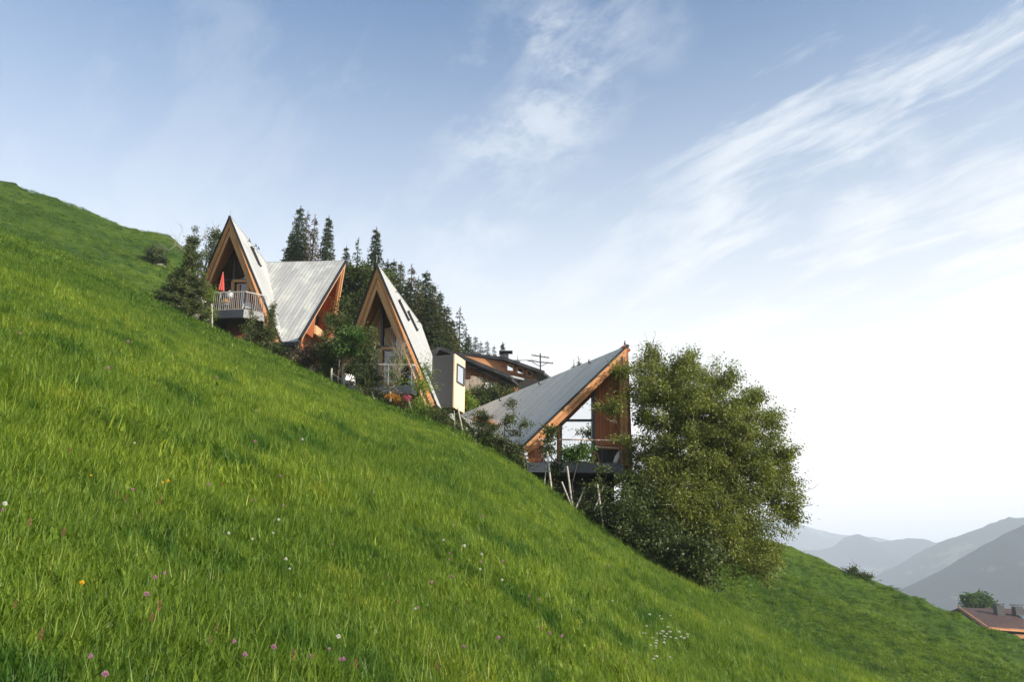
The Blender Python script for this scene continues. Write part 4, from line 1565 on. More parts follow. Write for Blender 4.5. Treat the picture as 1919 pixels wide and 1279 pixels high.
def conifer_meshes(seed, h=14.0, r=2.5, dens=1.0, brown=False, taper=.9):
    rng = np.random.default_rng(seed)
    C_, D_, T_ = [], [], []
    seg_a, seg_b, seg_r = [], [], []
    z = h * .08
    lv = 0
    while z < h * .985:
        f = z / h
        nb = int(rng.integers(8, 12) * (1 if f < .9 else .6) * dens) + 1
        a0 = rng.uniform(0, 6.28)
        for k in range(nb):
            if rng.random() > 0.55 + .45 * dens: continue
            a = a0 + k * 6.283 / nb + rng.normal(0, .25)
            L = r * (1 - f) ** taper * rng.uniform(.62, 1.12) + .12
            dx = np.array([math.cos(a), math.sin(a), 0])
            n = max(2, int(L / .22))
            zz = z + rng.normal(0, .1)
            tone = rng.uniform(0, .75)
            last = np.array([0, 0, zz])
            for s in range(1, n + 1):
                q = s / n
                p = dx * L * q + np.array([0, 0, zz + L * (-.28 * q - .22 * q * q + .22 * q ** 4)])
                side = np.array([-dx[1], dx[0], 0])
                if s % 2 == 0 or s == n:
                    seg_a.append(last); seg_b.append(p); seg_r.append(.018); last = p
                wq = (1 - q) ** .5 * .5 + .35
                for sd in (-1, 1):
                    for rep in range(3):
                        C_.append(p + rng.normal(0, .05, 3)); D_.append(side * sd * rng.uniform(.6, 1.2) + dx * .7 + np.array([0, 0, -.45])); T_.append(np.clip(tone + q * .35 + rng.uniform(-.1, .1), 0, 1))
                C_.append(p); D_.append(dx * .4 + np.array([0, 0, -1.0])); T_.append(np.clip(tone + rng.uniform(0, .2), 0, 1))
        z += h * .020 * rng.uniform(.8, 1.2) / max(dens, .5)
    for k in range(14):
        C_.append(np.array([0, 0, h - .05 * k])); a = rng.uniform(0, 6.28); D_.append(np.array([math.cos(a) * .5, math.sin(a) * .5, .5])); T_.append(.5)
    C_ = np.array(C_); D_ = np.array(D_)
    n = len(C_)
    d = D_ + rng.normal(0, .18, (n, 3)); d /= np.linalg.norm(d, axis=1)[:, None]
    s = np.cross(d, rng.normal(0, 1, (n, 3)) * .4 + np.array([0, 0, 1.0])); s /= np.linalg.norm(s, axis=1)[:, None] + 1e-9
    tf = np.clip(1.25 - C_[:, 2:3] / h, .42, 1)
    L = rng.uniform(.32, .60, n)[:, None] * tf; W = rng.uniform(.06, .12, n)[:, None] * tf
    V = np.stack([C_ - s * W * .4, C_ + d * L * .5 - s * W, C_ + d * L, C_ + d * L * .5 + s * W], 1).reshape(-1, 3)
    crown = np_mesh('crown', V, np.arange(4 * n).reshape(-1, 4), {'tone': np.repeat(T_, 4)})
    arr = [np.array([0, 0, -3.0]), np.array([0, 0, h * .5]), np.array([0, 0, h - .1])]; par = [-1, 0, 1]; rad = [h * .016, h * .010, .02]
    for a, b, rr in zip(seg_a, seg_b, seg_r):
        arr.append(a); par.append(-1); rad.append(rr); arr.append(b); par.append(len(arr) - 2); rad.append(rr * .7)
    V, Fa = [], []
    ang = np.linspace(0, 2 * np.pi, 4, endpoint=False)
    for i in range(len(arr)):
        if par[i] < 0: continue
        a, b = arr[par[i]], arr[i]
        dd = b - a; dd = dd / (np.linalg.norm(dd) + 1e-9)
        u = np.cross(dd, [.3, .9, .2]); u /= np.linalg.norm(u); w_ = np.cross(dd, u)
        i0 = len(V)
        for (c, rr) in ((a, rad[par[i]]), (b, rad[i])):
            for t in ang: V.append(c + (u * math.cos(t) + w_ * math.sin(t)) * rr)
        for k in range(4):
            j = (k + 1) % 4
            Fa.append((i0 + k, i0 + j, i0 + 4 + j, i0 + 4 + k))
    trunk = np_mesh('trunk', np.array(V), np.array(Fa))
    return trunk, crown


# ---------------------------------------------------------------- spruces behind the houses
PROTO = {}
for key, args, mt in (('full', dict(seed=1, r=2.9, dens=1.25), 'needle'), ('full2', dict(seed=2, r=2.5, dens=1.2, taper=1.0), 'needle'), ('slim', dict(seed=3, r=1.8, dens=1.1), 'needle'),
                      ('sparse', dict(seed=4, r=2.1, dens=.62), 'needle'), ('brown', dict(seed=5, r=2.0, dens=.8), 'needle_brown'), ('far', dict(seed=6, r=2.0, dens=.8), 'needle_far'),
                      ('lit', dict(seed=8, r=2.7), 'needle_lit')):
    tr, cr = conifer_meshes(**args)
    tr.materials.append(M['bark']); cr.materials.append(M[mt])
    PROTO[key] = (tr, cr)


def spruce(u, v, D, kind, label, wide=1.0, rot=0.0):
    top = P(u, v, D)
    g = gz(top.x, top.y) - .2
    hh = max(5.0, top.z - g)
    root = thing('spruce_tree', (top.x, top.y, top.z - hh), label, 'spruce tree', 'spruce trees behind the houses', rot)
    s = hh / 14.0
    sx = wide * (0.45 + .55 * s)
    root.scale = (sx, sx, s)
    for nm, me in zip(('trunk', 'crown'), PROTO[kind]):
        o = bpy.data.objects.new(nm, me); C.objects.link(o); o.parent = root


SPR = [
    (563, 388, 76, 'full', 'tall spruce leftmost of the group behind the twin gabled roof', 1.0),
    (577, 397, 79, 'brown', 'browning spruce close behind the tall leftmost spruce', .9),
    (591, 403, 74, 'brown', 'thin brownish spruce in the middle of the group above the twin gabled roof', .9),
    (617, 405, 75, 'full2', 'dark bushy spruce rightmost of the group above the twin gabled roof', 1.0),
    (548, 436, 80, 'full2', 'lower spruce at the left foot of the group above the twin gabled roof', .9),
    (650, 461, 72, 'slim', 'slim short spruce just right of the twin gabled roof', .9),
    (672, 445, 72, 'sparse', 'open spruce between the slim short one and the tall dark one', 1.0),
    (706, 427, 66, 'full2', 'tall dark spruce standing right behind the apex of the middle house', 1.05),
    (688, 492, 70, 'full', 'short spruce hidden behind the left slope of the middle house apex', 1.0),
    (663, 500, 69, 'full2', 'low spruce between the two upper houses', 1.0),
    (726, 489, 66, 'slim', 'first small spruce right of the tall dark one', 1.1),
    (738, 487, 68, 'slim', 'second small spruce right of the tall dark one', 1.0),
    (752, 491, 65, 'lit', 'third spruce right of the tall dark one', .9),
    (772, 496, 67, 'brown', 'browning spruce above the roof windows of the middle house', 1.1),
    (784, 520, 63, 'lit', 'bushy spruce in front of the browning spruce above the roof windows', 1.0),
    (799, 509, 66, 'full', 'highest spruce of the dense row above the middle house roof end', 1.1),
    (812, 530, 63, 'lit', 'bushy spruce just right of the highest one in the dense row', 1.1),
    (825, 546, 65, 'full2', 'spruce on the falling shoulder of the dense row', 1.0),
    (838, 572, 63, 'lit', 'last wide spruce at the lower end of the dense row', 1.1),
    (847, 600, 68, 'full', 'short spruce behind the farmhouse ridge', 1.0),
    (862, 577, 70, 'sparse', 'lone ragged spruce right of the dense row', 1.15),
    (874, 612, 74, 'sparse', 'small ragged spruce beside the lone ragged one', 1.0),
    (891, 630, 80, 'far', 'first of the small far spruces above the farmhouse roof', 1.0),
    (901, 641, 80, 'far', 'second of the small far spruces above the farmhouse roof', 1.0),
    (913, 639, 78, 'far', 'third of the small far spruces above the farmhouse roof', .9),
    (733, 515, 62, 'lit', 'low bushy spruce directly right of the middle house apex', 1.1),
    (748, 535, 61, 'full', 'low spruce touching the skylight side of the middle roof', 1.1),
    (765, 530, 62, 'full2', 'low dark spruce filling the gap above the upper skylight', 1.1),
    (790, 556, 61, 'lit', 'low spruce filling the gap above the lower skylight', 1.15),
    (806, 560, 61, 'full', 'wide low spruce under the highest one of the dense row', 1.2),
    (819, 585, 61, 'lit', 'wide low spruce near the end of the middle roof ridge', 1.2),
    (832, 605, 62, 'full2', 'low spruce between the middle roof end and the farmhouse', 1.1),
    (853, 622, 64, 'lit', 'low spruce touching the farmhouse gable peak', 1.0),
    (878, 630, 72, 'full', 'low dark spruce above the farmhouse roof left part', 1.0),
    (926, 648, 80, 'far', 'faint spruce just left of the farmhouse chimney', .8),
    (942, 642, 78, 'full2', 'dark spruce beside the farmhouse chimney', .85),
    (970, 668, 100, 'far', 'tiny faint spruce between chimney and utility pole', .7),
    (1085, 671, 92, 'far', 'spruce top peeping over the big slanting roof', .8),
    (1075, 678, 96, 'far', 'second lower spruce top peeping over the big slanting roof', .7),
]
for k, (u, v, D, kind, lab, wd) in enumerate(SPR):
    spruce(u, v, D, kind, lab, wd, k * 1.7)


# ---------------------------------------------------------------- the big cherry tree
def E(u, v, D, rx, ry, rz, wt=None):
    return ('ell', P(u, v, D), (rx, ry, rz), wt if wt else rx * ry * rz)


base = on_ground(1312, 5.6)
plant('cherry_tree', 'huge spreading broadleaf tree with drooping branches beside the lowest house', 'tree', base,
      [E(1150, 765, 32.0, .32, .3, .22, .25), E(1165, 695, 32.6, .3, .3, .3, .3), E(1172, 820, 32.2, .22, .3, .2, .2), E(1215, 790, 33.0, .7, .8, 1.5), E(1210, 870, 33.2, .8, .8, 1.0), E(1235, 735, 33.4, 1.7, 1.9, 1.7), E(1315, 790, 33, 2.6, 2.3, 2.5), E(1385, 850, 33.4, 2.15, 2.1, 2.2), E(1270, 880, 33.2, 2.3, 2.2, 2.2),
       E(1350, 930, 32.8, 2.3, 2.1, 2.2), E(1285, 950, 31.3, 1.5, .6, 1.2, 9), E(1330, 990, 31.3, 1.3, .6, 1.0, 6), E(1400, 1010, 33, 1.6, 1.6, 1.7), E(1425, 1070, 32.4, .95, 1, .75), E(1230, 975, 33.6, 1.7, 1.6, 1.6),
       E(1450, 905, 33.5, 1.0, 1.3, 1.5), E(1445, 790, 33.5, .5, .5, .45, 1.2), E(1470, 850, 33.3, .3, .5, .35, .6), E(1350, 715, 33.4, .8, .7, .7, 2.0), E(1285, 690, 33.4, .8, .7, .75, 2.0), E(1478, 960, 33.3, .4, .4, .4, .8), E(1412, 745, 33.5, .5, .6, .45, .5), E(1225, 668, 33.4, .5, .5, .55, .5)],
      1100, 118, 0.084, 0.48, 'leaf_cherry', 5, cl_r=0.36, r0=0.15, trunk_h=0.42, droop=0.9, shell=.12, bare=520, twig_r=.009, wood='bark', bare_wood='twig')
# undergrowth below it
UG = [
    ('ivy_bush', 'dark leafy undergrowth at the foot of the huge tree, left side', 1215, 1.4, [(1215, 1015, 1.3, 1.1, .8), (1180, 960, 1.0, 1.0, .8)], 90, 'leaf_dark'),
    ('ivy_bush', 'dark leafy bush directly under the huge tree on the meadow edge', 1290, 1.0, [(1285, 1055, 1.3, 1.1, .9)], 80, 'leaf_dark'),
    ('ivy_bush', 'shaded bush under the right half of the dark deck', 1150, 1.8, [(1155, 975, .8, .8, .45), (1192, 915, .4, .6, .7)], 50, 'leaf_dark'),
]
for k, (nm, lab, u, dd, bl, nc, mt) in enumerate(UG):
    b = on_ground(u, dd)
    plant(nm, lab, 'bush', b, [E(x, y, b.y, rx, ry, rz) for x, y, rx, ry, rz in bl], nc, 80, .09, .6, mt, 40 + k, cl_r=.35, r0=.05, shell=.2, droop=.3)

# ---------------------------------------------------------------- shrubs and saplings along the meadow edge
def cone(u, dd, r, h, z0=0.1):
    b = on_ground(u, dd)
    return b, [('cone', b + Vector((0, 0, z0)), (r, h), 1.0)]


SH = [
    # label, u, dD, r, h, clusters, leaves, leaf size, material
    ('large conical evergreen left of the twin gabled house', 346, -1.2, 1.35, 4.9, 210, 75, .075, 'leaf_ever'),
    ('low spreading evergreen at the left foot of the large conical one', 318, -.6, 1.0, 1.9, 70, 70, .075, 'leaf_ever'),
    ('small conical evergreen under the balcony of the twin gabled house', 467, .5, .42, 2.1, 50, 44, .07, 'leaf_ever'),
    ('taller conical evergreen in front of the bottom of the twin gabled roof', 502, .7, .50, 3.0, 76, 50, .07, 'leaf_ever'),
    ('tall narrow evergreen in front of the right gable of the twin gabled house', 608, 1.0, .48, 3.8, 96, 50, .07, 'leaf_ever'),
    ('dense dark evergreen in front of the balcony of the middle house', 690, .4, .72, 3.5, 130, 60, .06, 'leaf_ever'),
]
for k, (lab, u, dd, r, hh, nc, nl, lf, mt) in enumerate(SH):
    b, bl = cone(u, dd, r, hh)
    plant('evergreen_shrub', lab, 'shrub', b, bl, nc, nl, lf, .45, mt, 60 + k, cl_r=.18, r0=.05, trunk_h=1.6, droop=.1, wood='bark_pale')


def far_hit(u, v, dmin):
    d = ray(u, v)
    Ds = np.arange(dmin, 120, .2)
    zz = ground_z(d.x * Ds, Ds) - d.z * Ds
    i = int(np.argmax(zz > -.05)) if np.any(zz > -.05) else int(np.argmax(zz))
    p = d * float(Ds[i])
    return Vector((p.x, p.y, gz(p.x, p.y)))


def bush(name, label, u, dd, blobs, nc, nl, lf, asp, mt, seed, **kw):
    b = on_ground(u, dd) if not isinstance(dd, tuple) else far_hit(u, dd[0], dd[1])
    D = b.y
    plant(name, label, kw.pop('cat', 'bush'), b, [E(x, y, D + dz_, rx, ry, rz) for x, y, dz_, rx, ry, rz in blobs], nc, nl, lf, asp, mt, seed, **kw)


bush('maple_shrub', 'bright green maple shrub left of the balcony door of the middle house', 668, 1.0, [(662, 630, 0, .55, .5, .42), (655, 655, 0, .5, .5, .4), (678, 640, 0, .3, .4, .3)], 56, 40, .085, .7, 'leaf_mid', 80, r0=.05, shell=.2)
bush('young_tree', 'leafy young tree between the twin gabled house and the middle house', 632, 2.0, [(632, 610, 0, .45, .5, .7), (625, 655, 0, .55, .5, .5), (642, 575, 0, .35, .4, .4)], 60, 40, .08, .65, 'leaf_dark', 81, r0=.05, shell=.2, cat='tree')
bush('broadleaf_tree', 'dark green broadleaf tree behind and between the two upper houses', 668, 20, [(665, 560, 0, 1.9, 1.6, 1.6), (690, 530, 0, 1.6, 1.5, 1.3), (650, 610, 0, 1.8, 1.6, 1.6), (672, 525, 0, 1.2, 1.2, 1.0)], 210, 90, .14, .7, 'leaf_dark', 82, r0=.15, shell=.3, cl_r=.5, cat='tree')
bush('purple_bush', 'purplish brown bush below the valley of the twin gabled roof', 572, 1.6, [(572, 672, 0, .7, .5, .5), (590, 660, 0, .6, .5, .5)], 55, 50, .07, .7, 'leaf_red', 83, r0=.03, shell=.2)
bush('low_hedge', 'low dark hedge plants under the twin gabled house', 540, 1.4, [(520, 662, 0, .7, .4, .35), (560, 682, 0, .7, .4, .3)], 45, 55, .06, .6, 'leaf_dark', 84, r0=.02, shell=.1)
bush('bamboo_bush', 'yellowish green feathery bush at the right corner of the middle balcony', 788, .6, [(791, 722, 0, .28, .3, .75), (785, 768, 0, .4, .4, .4), (797, 692, 0, .15, .2, .35)], 60, 34, .085, .35, 'leaf_bright', 85, r0=.03, shell=.1)
bush('twiggy_shrub', 'thin dry twiggy shrub in front of the door of the middle house', 746, .5, [(748, 680, 0, .28, .25, .75), (743, 715, 0, .35, .3, .5)], 26, 14, .07, .4, 'leaf_bright', 86, r0=.025, shell=.0, bare=170, wood='twig')
bush('flowering_bush', 'dark bush with brownish tips under the middle balcony', 750, .9, [(752, 752, 0, .5, .4, .24), (772, 765, 0, .4, .4, .2)], 44, 40, .06, .65, 'leaf_red', 87, r0=.03, shell=.1)
bush('low_hedge', 'dark low plants under the eave end of the middle house', 815, 1.2, [(812, 782, 0, .8, .5, .38), (845, 800, 0, .7, .5, .34)], 60, 55, .06, .6, 'leaf_dark', 88, r0=.02, shell=.1)
bush('climbing_plant', 'thin climbing plant on the left corner of the red parasol balcony', 390, 1.0, [(393, 555, 0, .16, .15, .6), (388, 590, 0, .25, .2, .5)], 26, 45, .06, .6, 'leaf_bright', 89, r0=.015, shell=.1)
bush('bush', 'leafy bush in front of the balcony wall beside the conical evergreen', 655, .3, [(662, 690, 0, .35, .4, .35)], 24, 36, .06, .6, 'leaf_dark', 90, r0=.02, shell=.1)
bush('garden_bush', 'dark green bush mass on the slope below the farmhouse balcony', 888, 17, [(880, 752, 0, 1.5, 1.0, .75), (915, 748, 0, 1.5, 1.0, .85), (945, 745, 0, 1.2, 1.0, .6)], 130, 70, .10, .6, 'leaf_dark', 91, r0=.05, shell=.2)
bush('autumn_bush', 'small yellow and orange leaved bush beside the box dormer', 872, 12, [(874, 765, 0, .5, .4, .8)], 36, 50, .09, .6, 'leaf_bright', 92, r0=.03, shell=.1)
bush('sparse_shrub', 'tall open shrub with rounded leaf clumps in front of the big slanting roof', 945, .9,
     [(958, 758, 0, .2, .2, .25), (952, 788, 0, .45, .4, .28), (985, 798, 0, .4, .4, .2), (930, 800, 0, .3, .3, .2), (940, 828, 0, .55, .4, .3), (965, 815, 0, .3, .3, .2)], 62, 24, .062, .6, 'leaf_ever', 93, r0=.04, shell=.1, cl_r=.17, trunk_h=.9)
bush('dark_bush', 'dense bush at the meadow edge below the left end of the big slanting roof', 915, .8, [(905, 822, 0, .6, .5, .26), (945, 848, 0, .65, .5, .3), (972, 866, 0, .35, .4, .2), (880, 812, 0, .4, .4, .15)], 90, 44, .065, .6, 'leaf_dark', 94, r0=.03, shell=.1)
bush('pine_branch_shrub', 'flat layered small conifer in front of the little entrance roof', 897, .7, [(898, 775, 0, .35, .3, .06), (905, 783, 0, .42, .3, .06), (893, 795, 0, .4, .3, .08)], 30, 42, .06, .35, 'leaf_ever', 95, r0=.03, shell=.1, cl_r=.15)
bush('sapling', 'leafy sapling at the left end of the dark deck', 1032, .6, [(1033, 812, 0, .18, .2, .40), (1028, 840, 0, .28, .25, .25), (1042, 872, 0, .18, .2, .3)], 28, 28, .085, .55, 'leaf_dark', 96, r0=.03, shell=.1, cl_r=.22, cat='young tree')
bush('sapling', 'round headed sapling before the middle of the dark deck', 1075, .7, [(1078, 852, 0, .50, .4, .26), (1092, 845, 0, .3, .3, .2)], 34, 30, .085, .6, 'leaf_mid', 97, r0=.03, shell=.1, cl_r=.22, cat='young tree')
bush('sapling', 'shaded sapling before the right end of the dark deck', 1128, .8, [(1118, 918, 0, .36, .3, .34), (1128, 880, 0, .14, .15, .18)], 26, 20, .085, .55, 'leaf_dark', 98, r0=.03, shell=.1, cl_r=.25, cat='young tree')
bush('undergrowth', 'shaded plants on the slope beneath the dark deck', 1075, 1.2, [(1062, 940, 0, .4, .4, .22), (1100, 960, 0, .6, .5, .36), (1030, 912, 0, .3, .3, .14)], 50, 34, .07, .6, 'leaf_dark', 99, r0=.02, shell=.1)
bush('hillside_bush', 'dark round bush in a stony hollow on the left hillside', 293, (498, 56), [(290, 476, 0, .75, .8, .7), (300, 488, 0, .7, .7, .4)], 70, 70, .10, .6, 'leaf_dark', 100, r0=.05, shell=.2)
bush('edge_bush', 'small bushes on the skyline of the right meadow', 1610, (1080, 50), [(1600, 1071, 0, .6, .4, .2), (1618, 1080, 0, .5, .4, .14)], 26, 30, .10, .6, 'leaf_dark', 101, r0=.03, shell=.1)
b = P(1832, 1135, 135)
plant('broadleaf_tree', 'round green tree behind the brown tiled farmhouse roof', 'tree', Vector((b.x, b.y, b.z - 7)), [('ell', b + Vector((0, 0, .2)), (1.9, 1.8, 1.7), 1), ('ell', b + Vector((1.2, 0, -1)), (1.6, 1.6, 1.5), 1)], 90, 60, .3, .7, 'leaf_mid', 102, cl_r=.7, r0=.2)
# bare little tree left of the twin gabled house and one behind its rake
b = on_ground(372, 4.5)
plant('bare_tree', 'thin leafless tree rising behind the large conical evergreen', 'tree', b, [E(330, 462, b.y, 1.2, .6, 1.0), E(395, 465, b.y, 1.1, .6, 1.1)], 34, 0, .1, .5, 'leaf_dark', 103, r0=.05, bare=110, wood='twig', trunk_h=.8, twig_r=.006)
b = on_ground(404, 9)
plant('broadleaf_tree', 'dark small tree peeping out left of the twin gabled house apex', 'tree', b, [E(404, 462, b.y, .55, .6, 1.3)], 34, 60, .1, .6, 'leaf_ever', 104, r0=.06)
# flower clumps
bush('flower_clump', 'orange flowering clump at the meadow edge below the middle house', 738, .15, [(734, 742, 0, .32, .3, .12), (746, 750, 0, .28, .3, .10)], 26, 22, .05, .8, 'petal_orange', 105, r0=.01, shell=.1, cl_r=.14, cat='flowers', crown_name='flower_heads', wood='leaf_dark')
for k, (u, v, lab) in enumerate(((764, 747, 'pink flowers beside the white leaning stake'), (806, 798, 'pink flowers left under the eave end of the middle house'), (819, 801, 'deep pink flowers right under the eave end of the middle house'))):
    b = on_ground(u, .1)
    plant('flower_clump', lab, 'flowers', b, [E(u, v, b.y, .16, .15, .10)], 10, 26, .05, .8, 'petal_pink', 110 + k, r0=.006, shell=.1, cl_r=.08, crown_name='flower_heads', wood='leaf_dark', twig_r=.004)


# ---------------------------------------------------------------- stakes, fence, posts
def stake(u0, v0, u1, v1, dd, label, r=.028, mat='fence_wood', name='wooden_stake'):
    D, _ = crest_D(u1)
    D += dd
    a = P(u0, v0, D + .15); b = P(u1, v1, D)
    b = b + (b - a).normalized() * .3
    m = MB(b)
    m.tube([b, a], [r * 1.1, r], 8)
    o = m.build(name, M[mat]); o.location = b
    tag(o, label, 'stake')


for s in ((1025.6, 847.5, 1034, 922.5, .3, 'tall stake leaning left in front of the left end of the dark deck', .034),
          (1024.7, 872, 1019.7, 911, .25, 'short thin stake crossing the tall one at the left end of the dark deck', .02),
          (1062.8, 875, 1072, 944, .3, 'tall stake rising to the middle of the dark deck underside', .034),
          (1052.9, 904, 1067, 940, .2, 'short thick stake leaning left beside the middle tall stake', .03),
          (1097, 913, 1084.7, 941, .4, 'short stake leaning right between the middle and right tall stakes', .028),
          (1119.5, 908.5, 1129.4, 979, .3, 'tall stake leaning left under the right half of the dark deck', .032),
          (1130.7, 913, 1118.5, 945, .5, 'thin stake leaning right behind the rightmost tall stake', .022),
          (858, 765, 870, 822, .2, 'long pale pole leaning left at the bottom tip of the middle roof', .03),
          (851, 770, 853, 812, .35, 'thin upright cane beside the long pale leaning pole', .012),
          (765, 750, 775, 781, .2, 'white leaning stake beside the pink flowers', .035),
          (786, 768, 776, 782, .25, 'pale crooked stem rising in front of the feathery bush', .035),
          (694, 728, 699, 742, .1, 'thin cut cane at the foot of the dense dark evergreen', .02)):
    stake(*s[:6], r=s[6])
for u, v0, v1, lab in ((874, 803, 829, 'taller of the two round posts at the left end of the big slanting roof'), (880.5, 812, 830, 'shorter of the two round posts at the left end of the big slanting roof'),
                       (891, 812, 826, 'thin post right of the two round posts'), (771, 770, 780, 'short white stump by the pale crooked stems'), (731, 735, 745, 'short pale post behind the orange flowers'),
                       (397, 572, 606, 'pale post below the left corner of the red parasol balcony')):
    stake(u, v0, u + .5, v1, .15, lab, r=.05 if u != 397 else .035, name='wooden_post')


def build_fence():
    b = on_ground(640, .2)
    h = thing('post_fence', b, 'low fence of pale posts and sloping rails left of the middle house', 'fence')
    posts = [(621.5, 691, 716), (645, 683, 730), (655.5, 713, 735)]
    D = b.y
    for u, v0, v1 in posts:
        m = MB(b); p = P(u, v0, D); q = P(u, v1, D); m.tube([q + Vector((0, 0, -.3)), p], [.05, .045], 8); m.build('post', M['fence_wood'], h)
    for (a, c, e, f) in ((622, 700, 656, 723), (656, 722, 671, 732), (618, 722, 640, 737)):
        m = MB(b); m.tube([P(a, c, D - .03), P(e, f, D - .03)], .02, 6); m.build('rail', M['fence_wood'], h)


build_fence()


# ---------------------------------------------------------------- things on the balconies
def parasol(u, v_top, v_bot, D, base_z, cloth, label, open_r=.13, tilt=0.0, pole='steel'):
    a, b = P(u, v_top, D), P(u, v_bot, D)
    h = thing('parasol', (a.x, a.y, base_z), label, 'parasol')
    L = a.z - base_z; Lc = a.z - b.z
    m = MB()
    n = 20
    prof = [(0.005, 0), (.03, -.06 * Lc), (open_r * .55, -.4 * Lc), (open_r * .85, -.75 * Lc), (open_r, -.94 * Lc), (open_r * .8, -Lc)]
    for (r0, z0), (r1, z1) in zip(prof[:-1], prof[1:]):
        for k in range(n):
            t0, t1 = 2 * math.pi * k / n, 2 * math.pi * (k + 1) / n
            f0, f1 = (1 + .16 * (-1) ** k), (1 + .16 * (-1) ** (k + 1))
            m.face([(r1 * f0 * math.cos(t0), r1 * f0 * math.sin(t0), L + z1), (r1 * f1 * math.cos(t1), r1 * f1 * math.sin(t1), L + z1),
                    (r0 * f1 * math.cos(t1), r0 * f1 * math.sin(t1), L + z0), (r0 * f0 * math.cos(t0), r0 * f0 * math.sin(t0), L + z0)])
    m.build('canopy', M[cloth], h)
    p = MB(); p.tube([(0, 0, .05), (0, 0, L + .03)], .02, 8); p.build('pole', M[pole], h)
    q = MB(); q.lathe((0, 0, 0), [(0, .06), (.22, .06), (.25, .03), (.25, 0.0)]); q.build('base', M['dark_metal'], h)
    return h


parasol(418, 511, 546, 42.6, ZD1, 'red_cloth', 'closed red parasol standing on the upper balcony', .16)


def egg_grill():
    p = P(428.5, 565, 42.2); z = ZD1
    h = thing('grill', (p.x, p.y, z), 'round grey kettle grill behind the balcony rail beside the red parasol', 'grill')
    m = MB(); m.lathe((0, 0, .95), [(.0, .0), (.16, .03), (.22, .12), (.23, .22)]); m.build('bowl', M['steel'], h, True)
    m = MB(); m.lathe((0, 0, 1.18), [(.235, 0), (.22, .12), (.12, .22), (.03, .25), (.03, .30), (0, .30)]); m.build('lid', M['steel'], h, True)
    for k in range(3):
        t = 2.1 * k; m = MB(); m.beam((.1 * math.cos(t), .1 * math.sin(t), .97), (.28 * math.cos(t), .28 * math.sin(t), 0), .03, .03); m.build('leg', M['dark_metal'], h)


egg_grill()


def garden_chair(p, label, rz, mat='white', frame='steel', recline=.18):
    h = thing('garden_chair', p, label, 'chair', None, rz)
    m = MB(); m.slab([(-.24, -.22, .44), (.24, -.22, .44), (.24, .24, .42), (-.24, .24, .42)], (0, 0, -.03)); m.build('seat', M[mat], h)
    m = MB(); m.slab([(-.24, .24, .46), (.24, .24, .46), (.23, .24 + recline, .92), (-.23, .24 + recline, .92)], (0, .03, 0)); m.build('backrest', M[mat], h)
    for x in (-.23, .23):
        for y in (-.2, .24):
            m = MB(); m.beam((x, y, .43), (x * 1.08, y * 1.15, 0), .03, .03); m.build('leg', M[frame], h)
        m = MB(); m.beam((x, -.2, .66), (x, .3, .68), .03, .05); m.beam((x, -.2, .66), (x, -.2, .43), .03, .03, up=(0, 1, 0)); m.build('armrest', M[frame], h)


q = P(463, 580, 42.3); garden_chair((q.x, q.y, ZD1), 'pale garden chair behind the corner of the upper balcony rail', .5)
q = P(384, 590, 42.9); garden_chair((q.x, q.y, q.z), 'pale cushioned chair left of the upper balcony', 2.4, 'fence_wood')
bx_ = MB(); q = P(384, 591, 42.9); bx_.box((0, 0, -.9), (1.5, 1.2, .86)); o_ = bx_.build('stone_terrace', M['fence_wood']); o_.location = q; tag(o_, 'small terrace under the pale cushioned chair', 'terrace')
q = P(655, 716, 38.6); garden_chair((q.x, q.y, ZD2), 'white garden chair on the left part of the middle balcony', .3)


def table_flowers():
    p = P(422, 580, 42.0)
    h = thing('side_table', (p.x, p.y, ZD1), 'small grey table behind the upper balcony rail', 'table')
    m = MB(); m.lathe((0, 0, .5), [(0, .02), (.26, .02), (.26, 0), (0, 0)], 18); m.build('table_top', M['steel'], h)
    m = MB(); m.tube([(0, 0, 0), (0, 0, .5)], .025); m.build('leg', M['steel'], h)
    v = thing('potted_flowers', (p.x, p.y, ZD1 + .52), 'yellow flowers in a pot behind the upper balcony rail', 'flowers')
    m = MB(); m.lathe((0, 0, 0), [(0, 0), (.07, 0), (.10, .14), (.085, .14), (.08, .10), (0, .10)]); m.build('pot', M['dark_metal'], v)
    rng = np.random.default_rng(3)
    pos = rng.normal(0, .10, (90, 3)) * np.array([1.3, 1, .5]) + np.array([0, 0, .24])
    V, Fa, T = leaf_mesh(rng, pos, np.zeros((90, 3)), .07, .6, rng.uniform(0, 1, 90), 0)
    link('blossoms', np_mesh('blossoms', V, Fa, {'tone': T}), v, M['petal_orange'])


table_flowers()


def bar_stool():
    p = P(1115, 862, 33.9)
    h = thing('bar_stool', (p.x, p.y, ZD3), 'stool with three splayed red legs on the dark deck', 'stool')
    m = MB(); m.lathe((0, 0, .62), [(0, .05), (.22, .05), (.24, .025), (.22, 0), (0, 0)], 18); m.build('seat', M['dark_body'], h)
    for k in range(3):
        t = 2.1 * k + .3
        m = MB(); m.beam((.08 * math.cos(t), .08 * math.sin(t), .63), (.24 * math.cos(t), .24 * math.sin(t), 0), .045, .045); m.build('leg', M['larch_red'], h)


bar_stool()
a, b = P(1161, 847, 33.7), P(1151, 868, 33.7)
b.z = ZD3 + .02
t_ = thing('parasol', b, 'closed white parasol leaning on the right end of the dark deck', 'parasol')
m = MB(b); d_ = (a - b)
m.tube([b + d_ * .05, b + d_ * .55, b + d_ * .9, b + d_ * 1.02], [.085, .10, .06, .015], 10); m.build('canopy', M['white_cloth'], t_)
m = MB(b); m.tube([b, a + d_ * .12], .018); m.build('pole', M['steel'], t_)
m = MB(b); m.tube([b + d_ * .80, b + d_ * .86], .09, 10); m.build('strap', M['fence_wood'], t_)


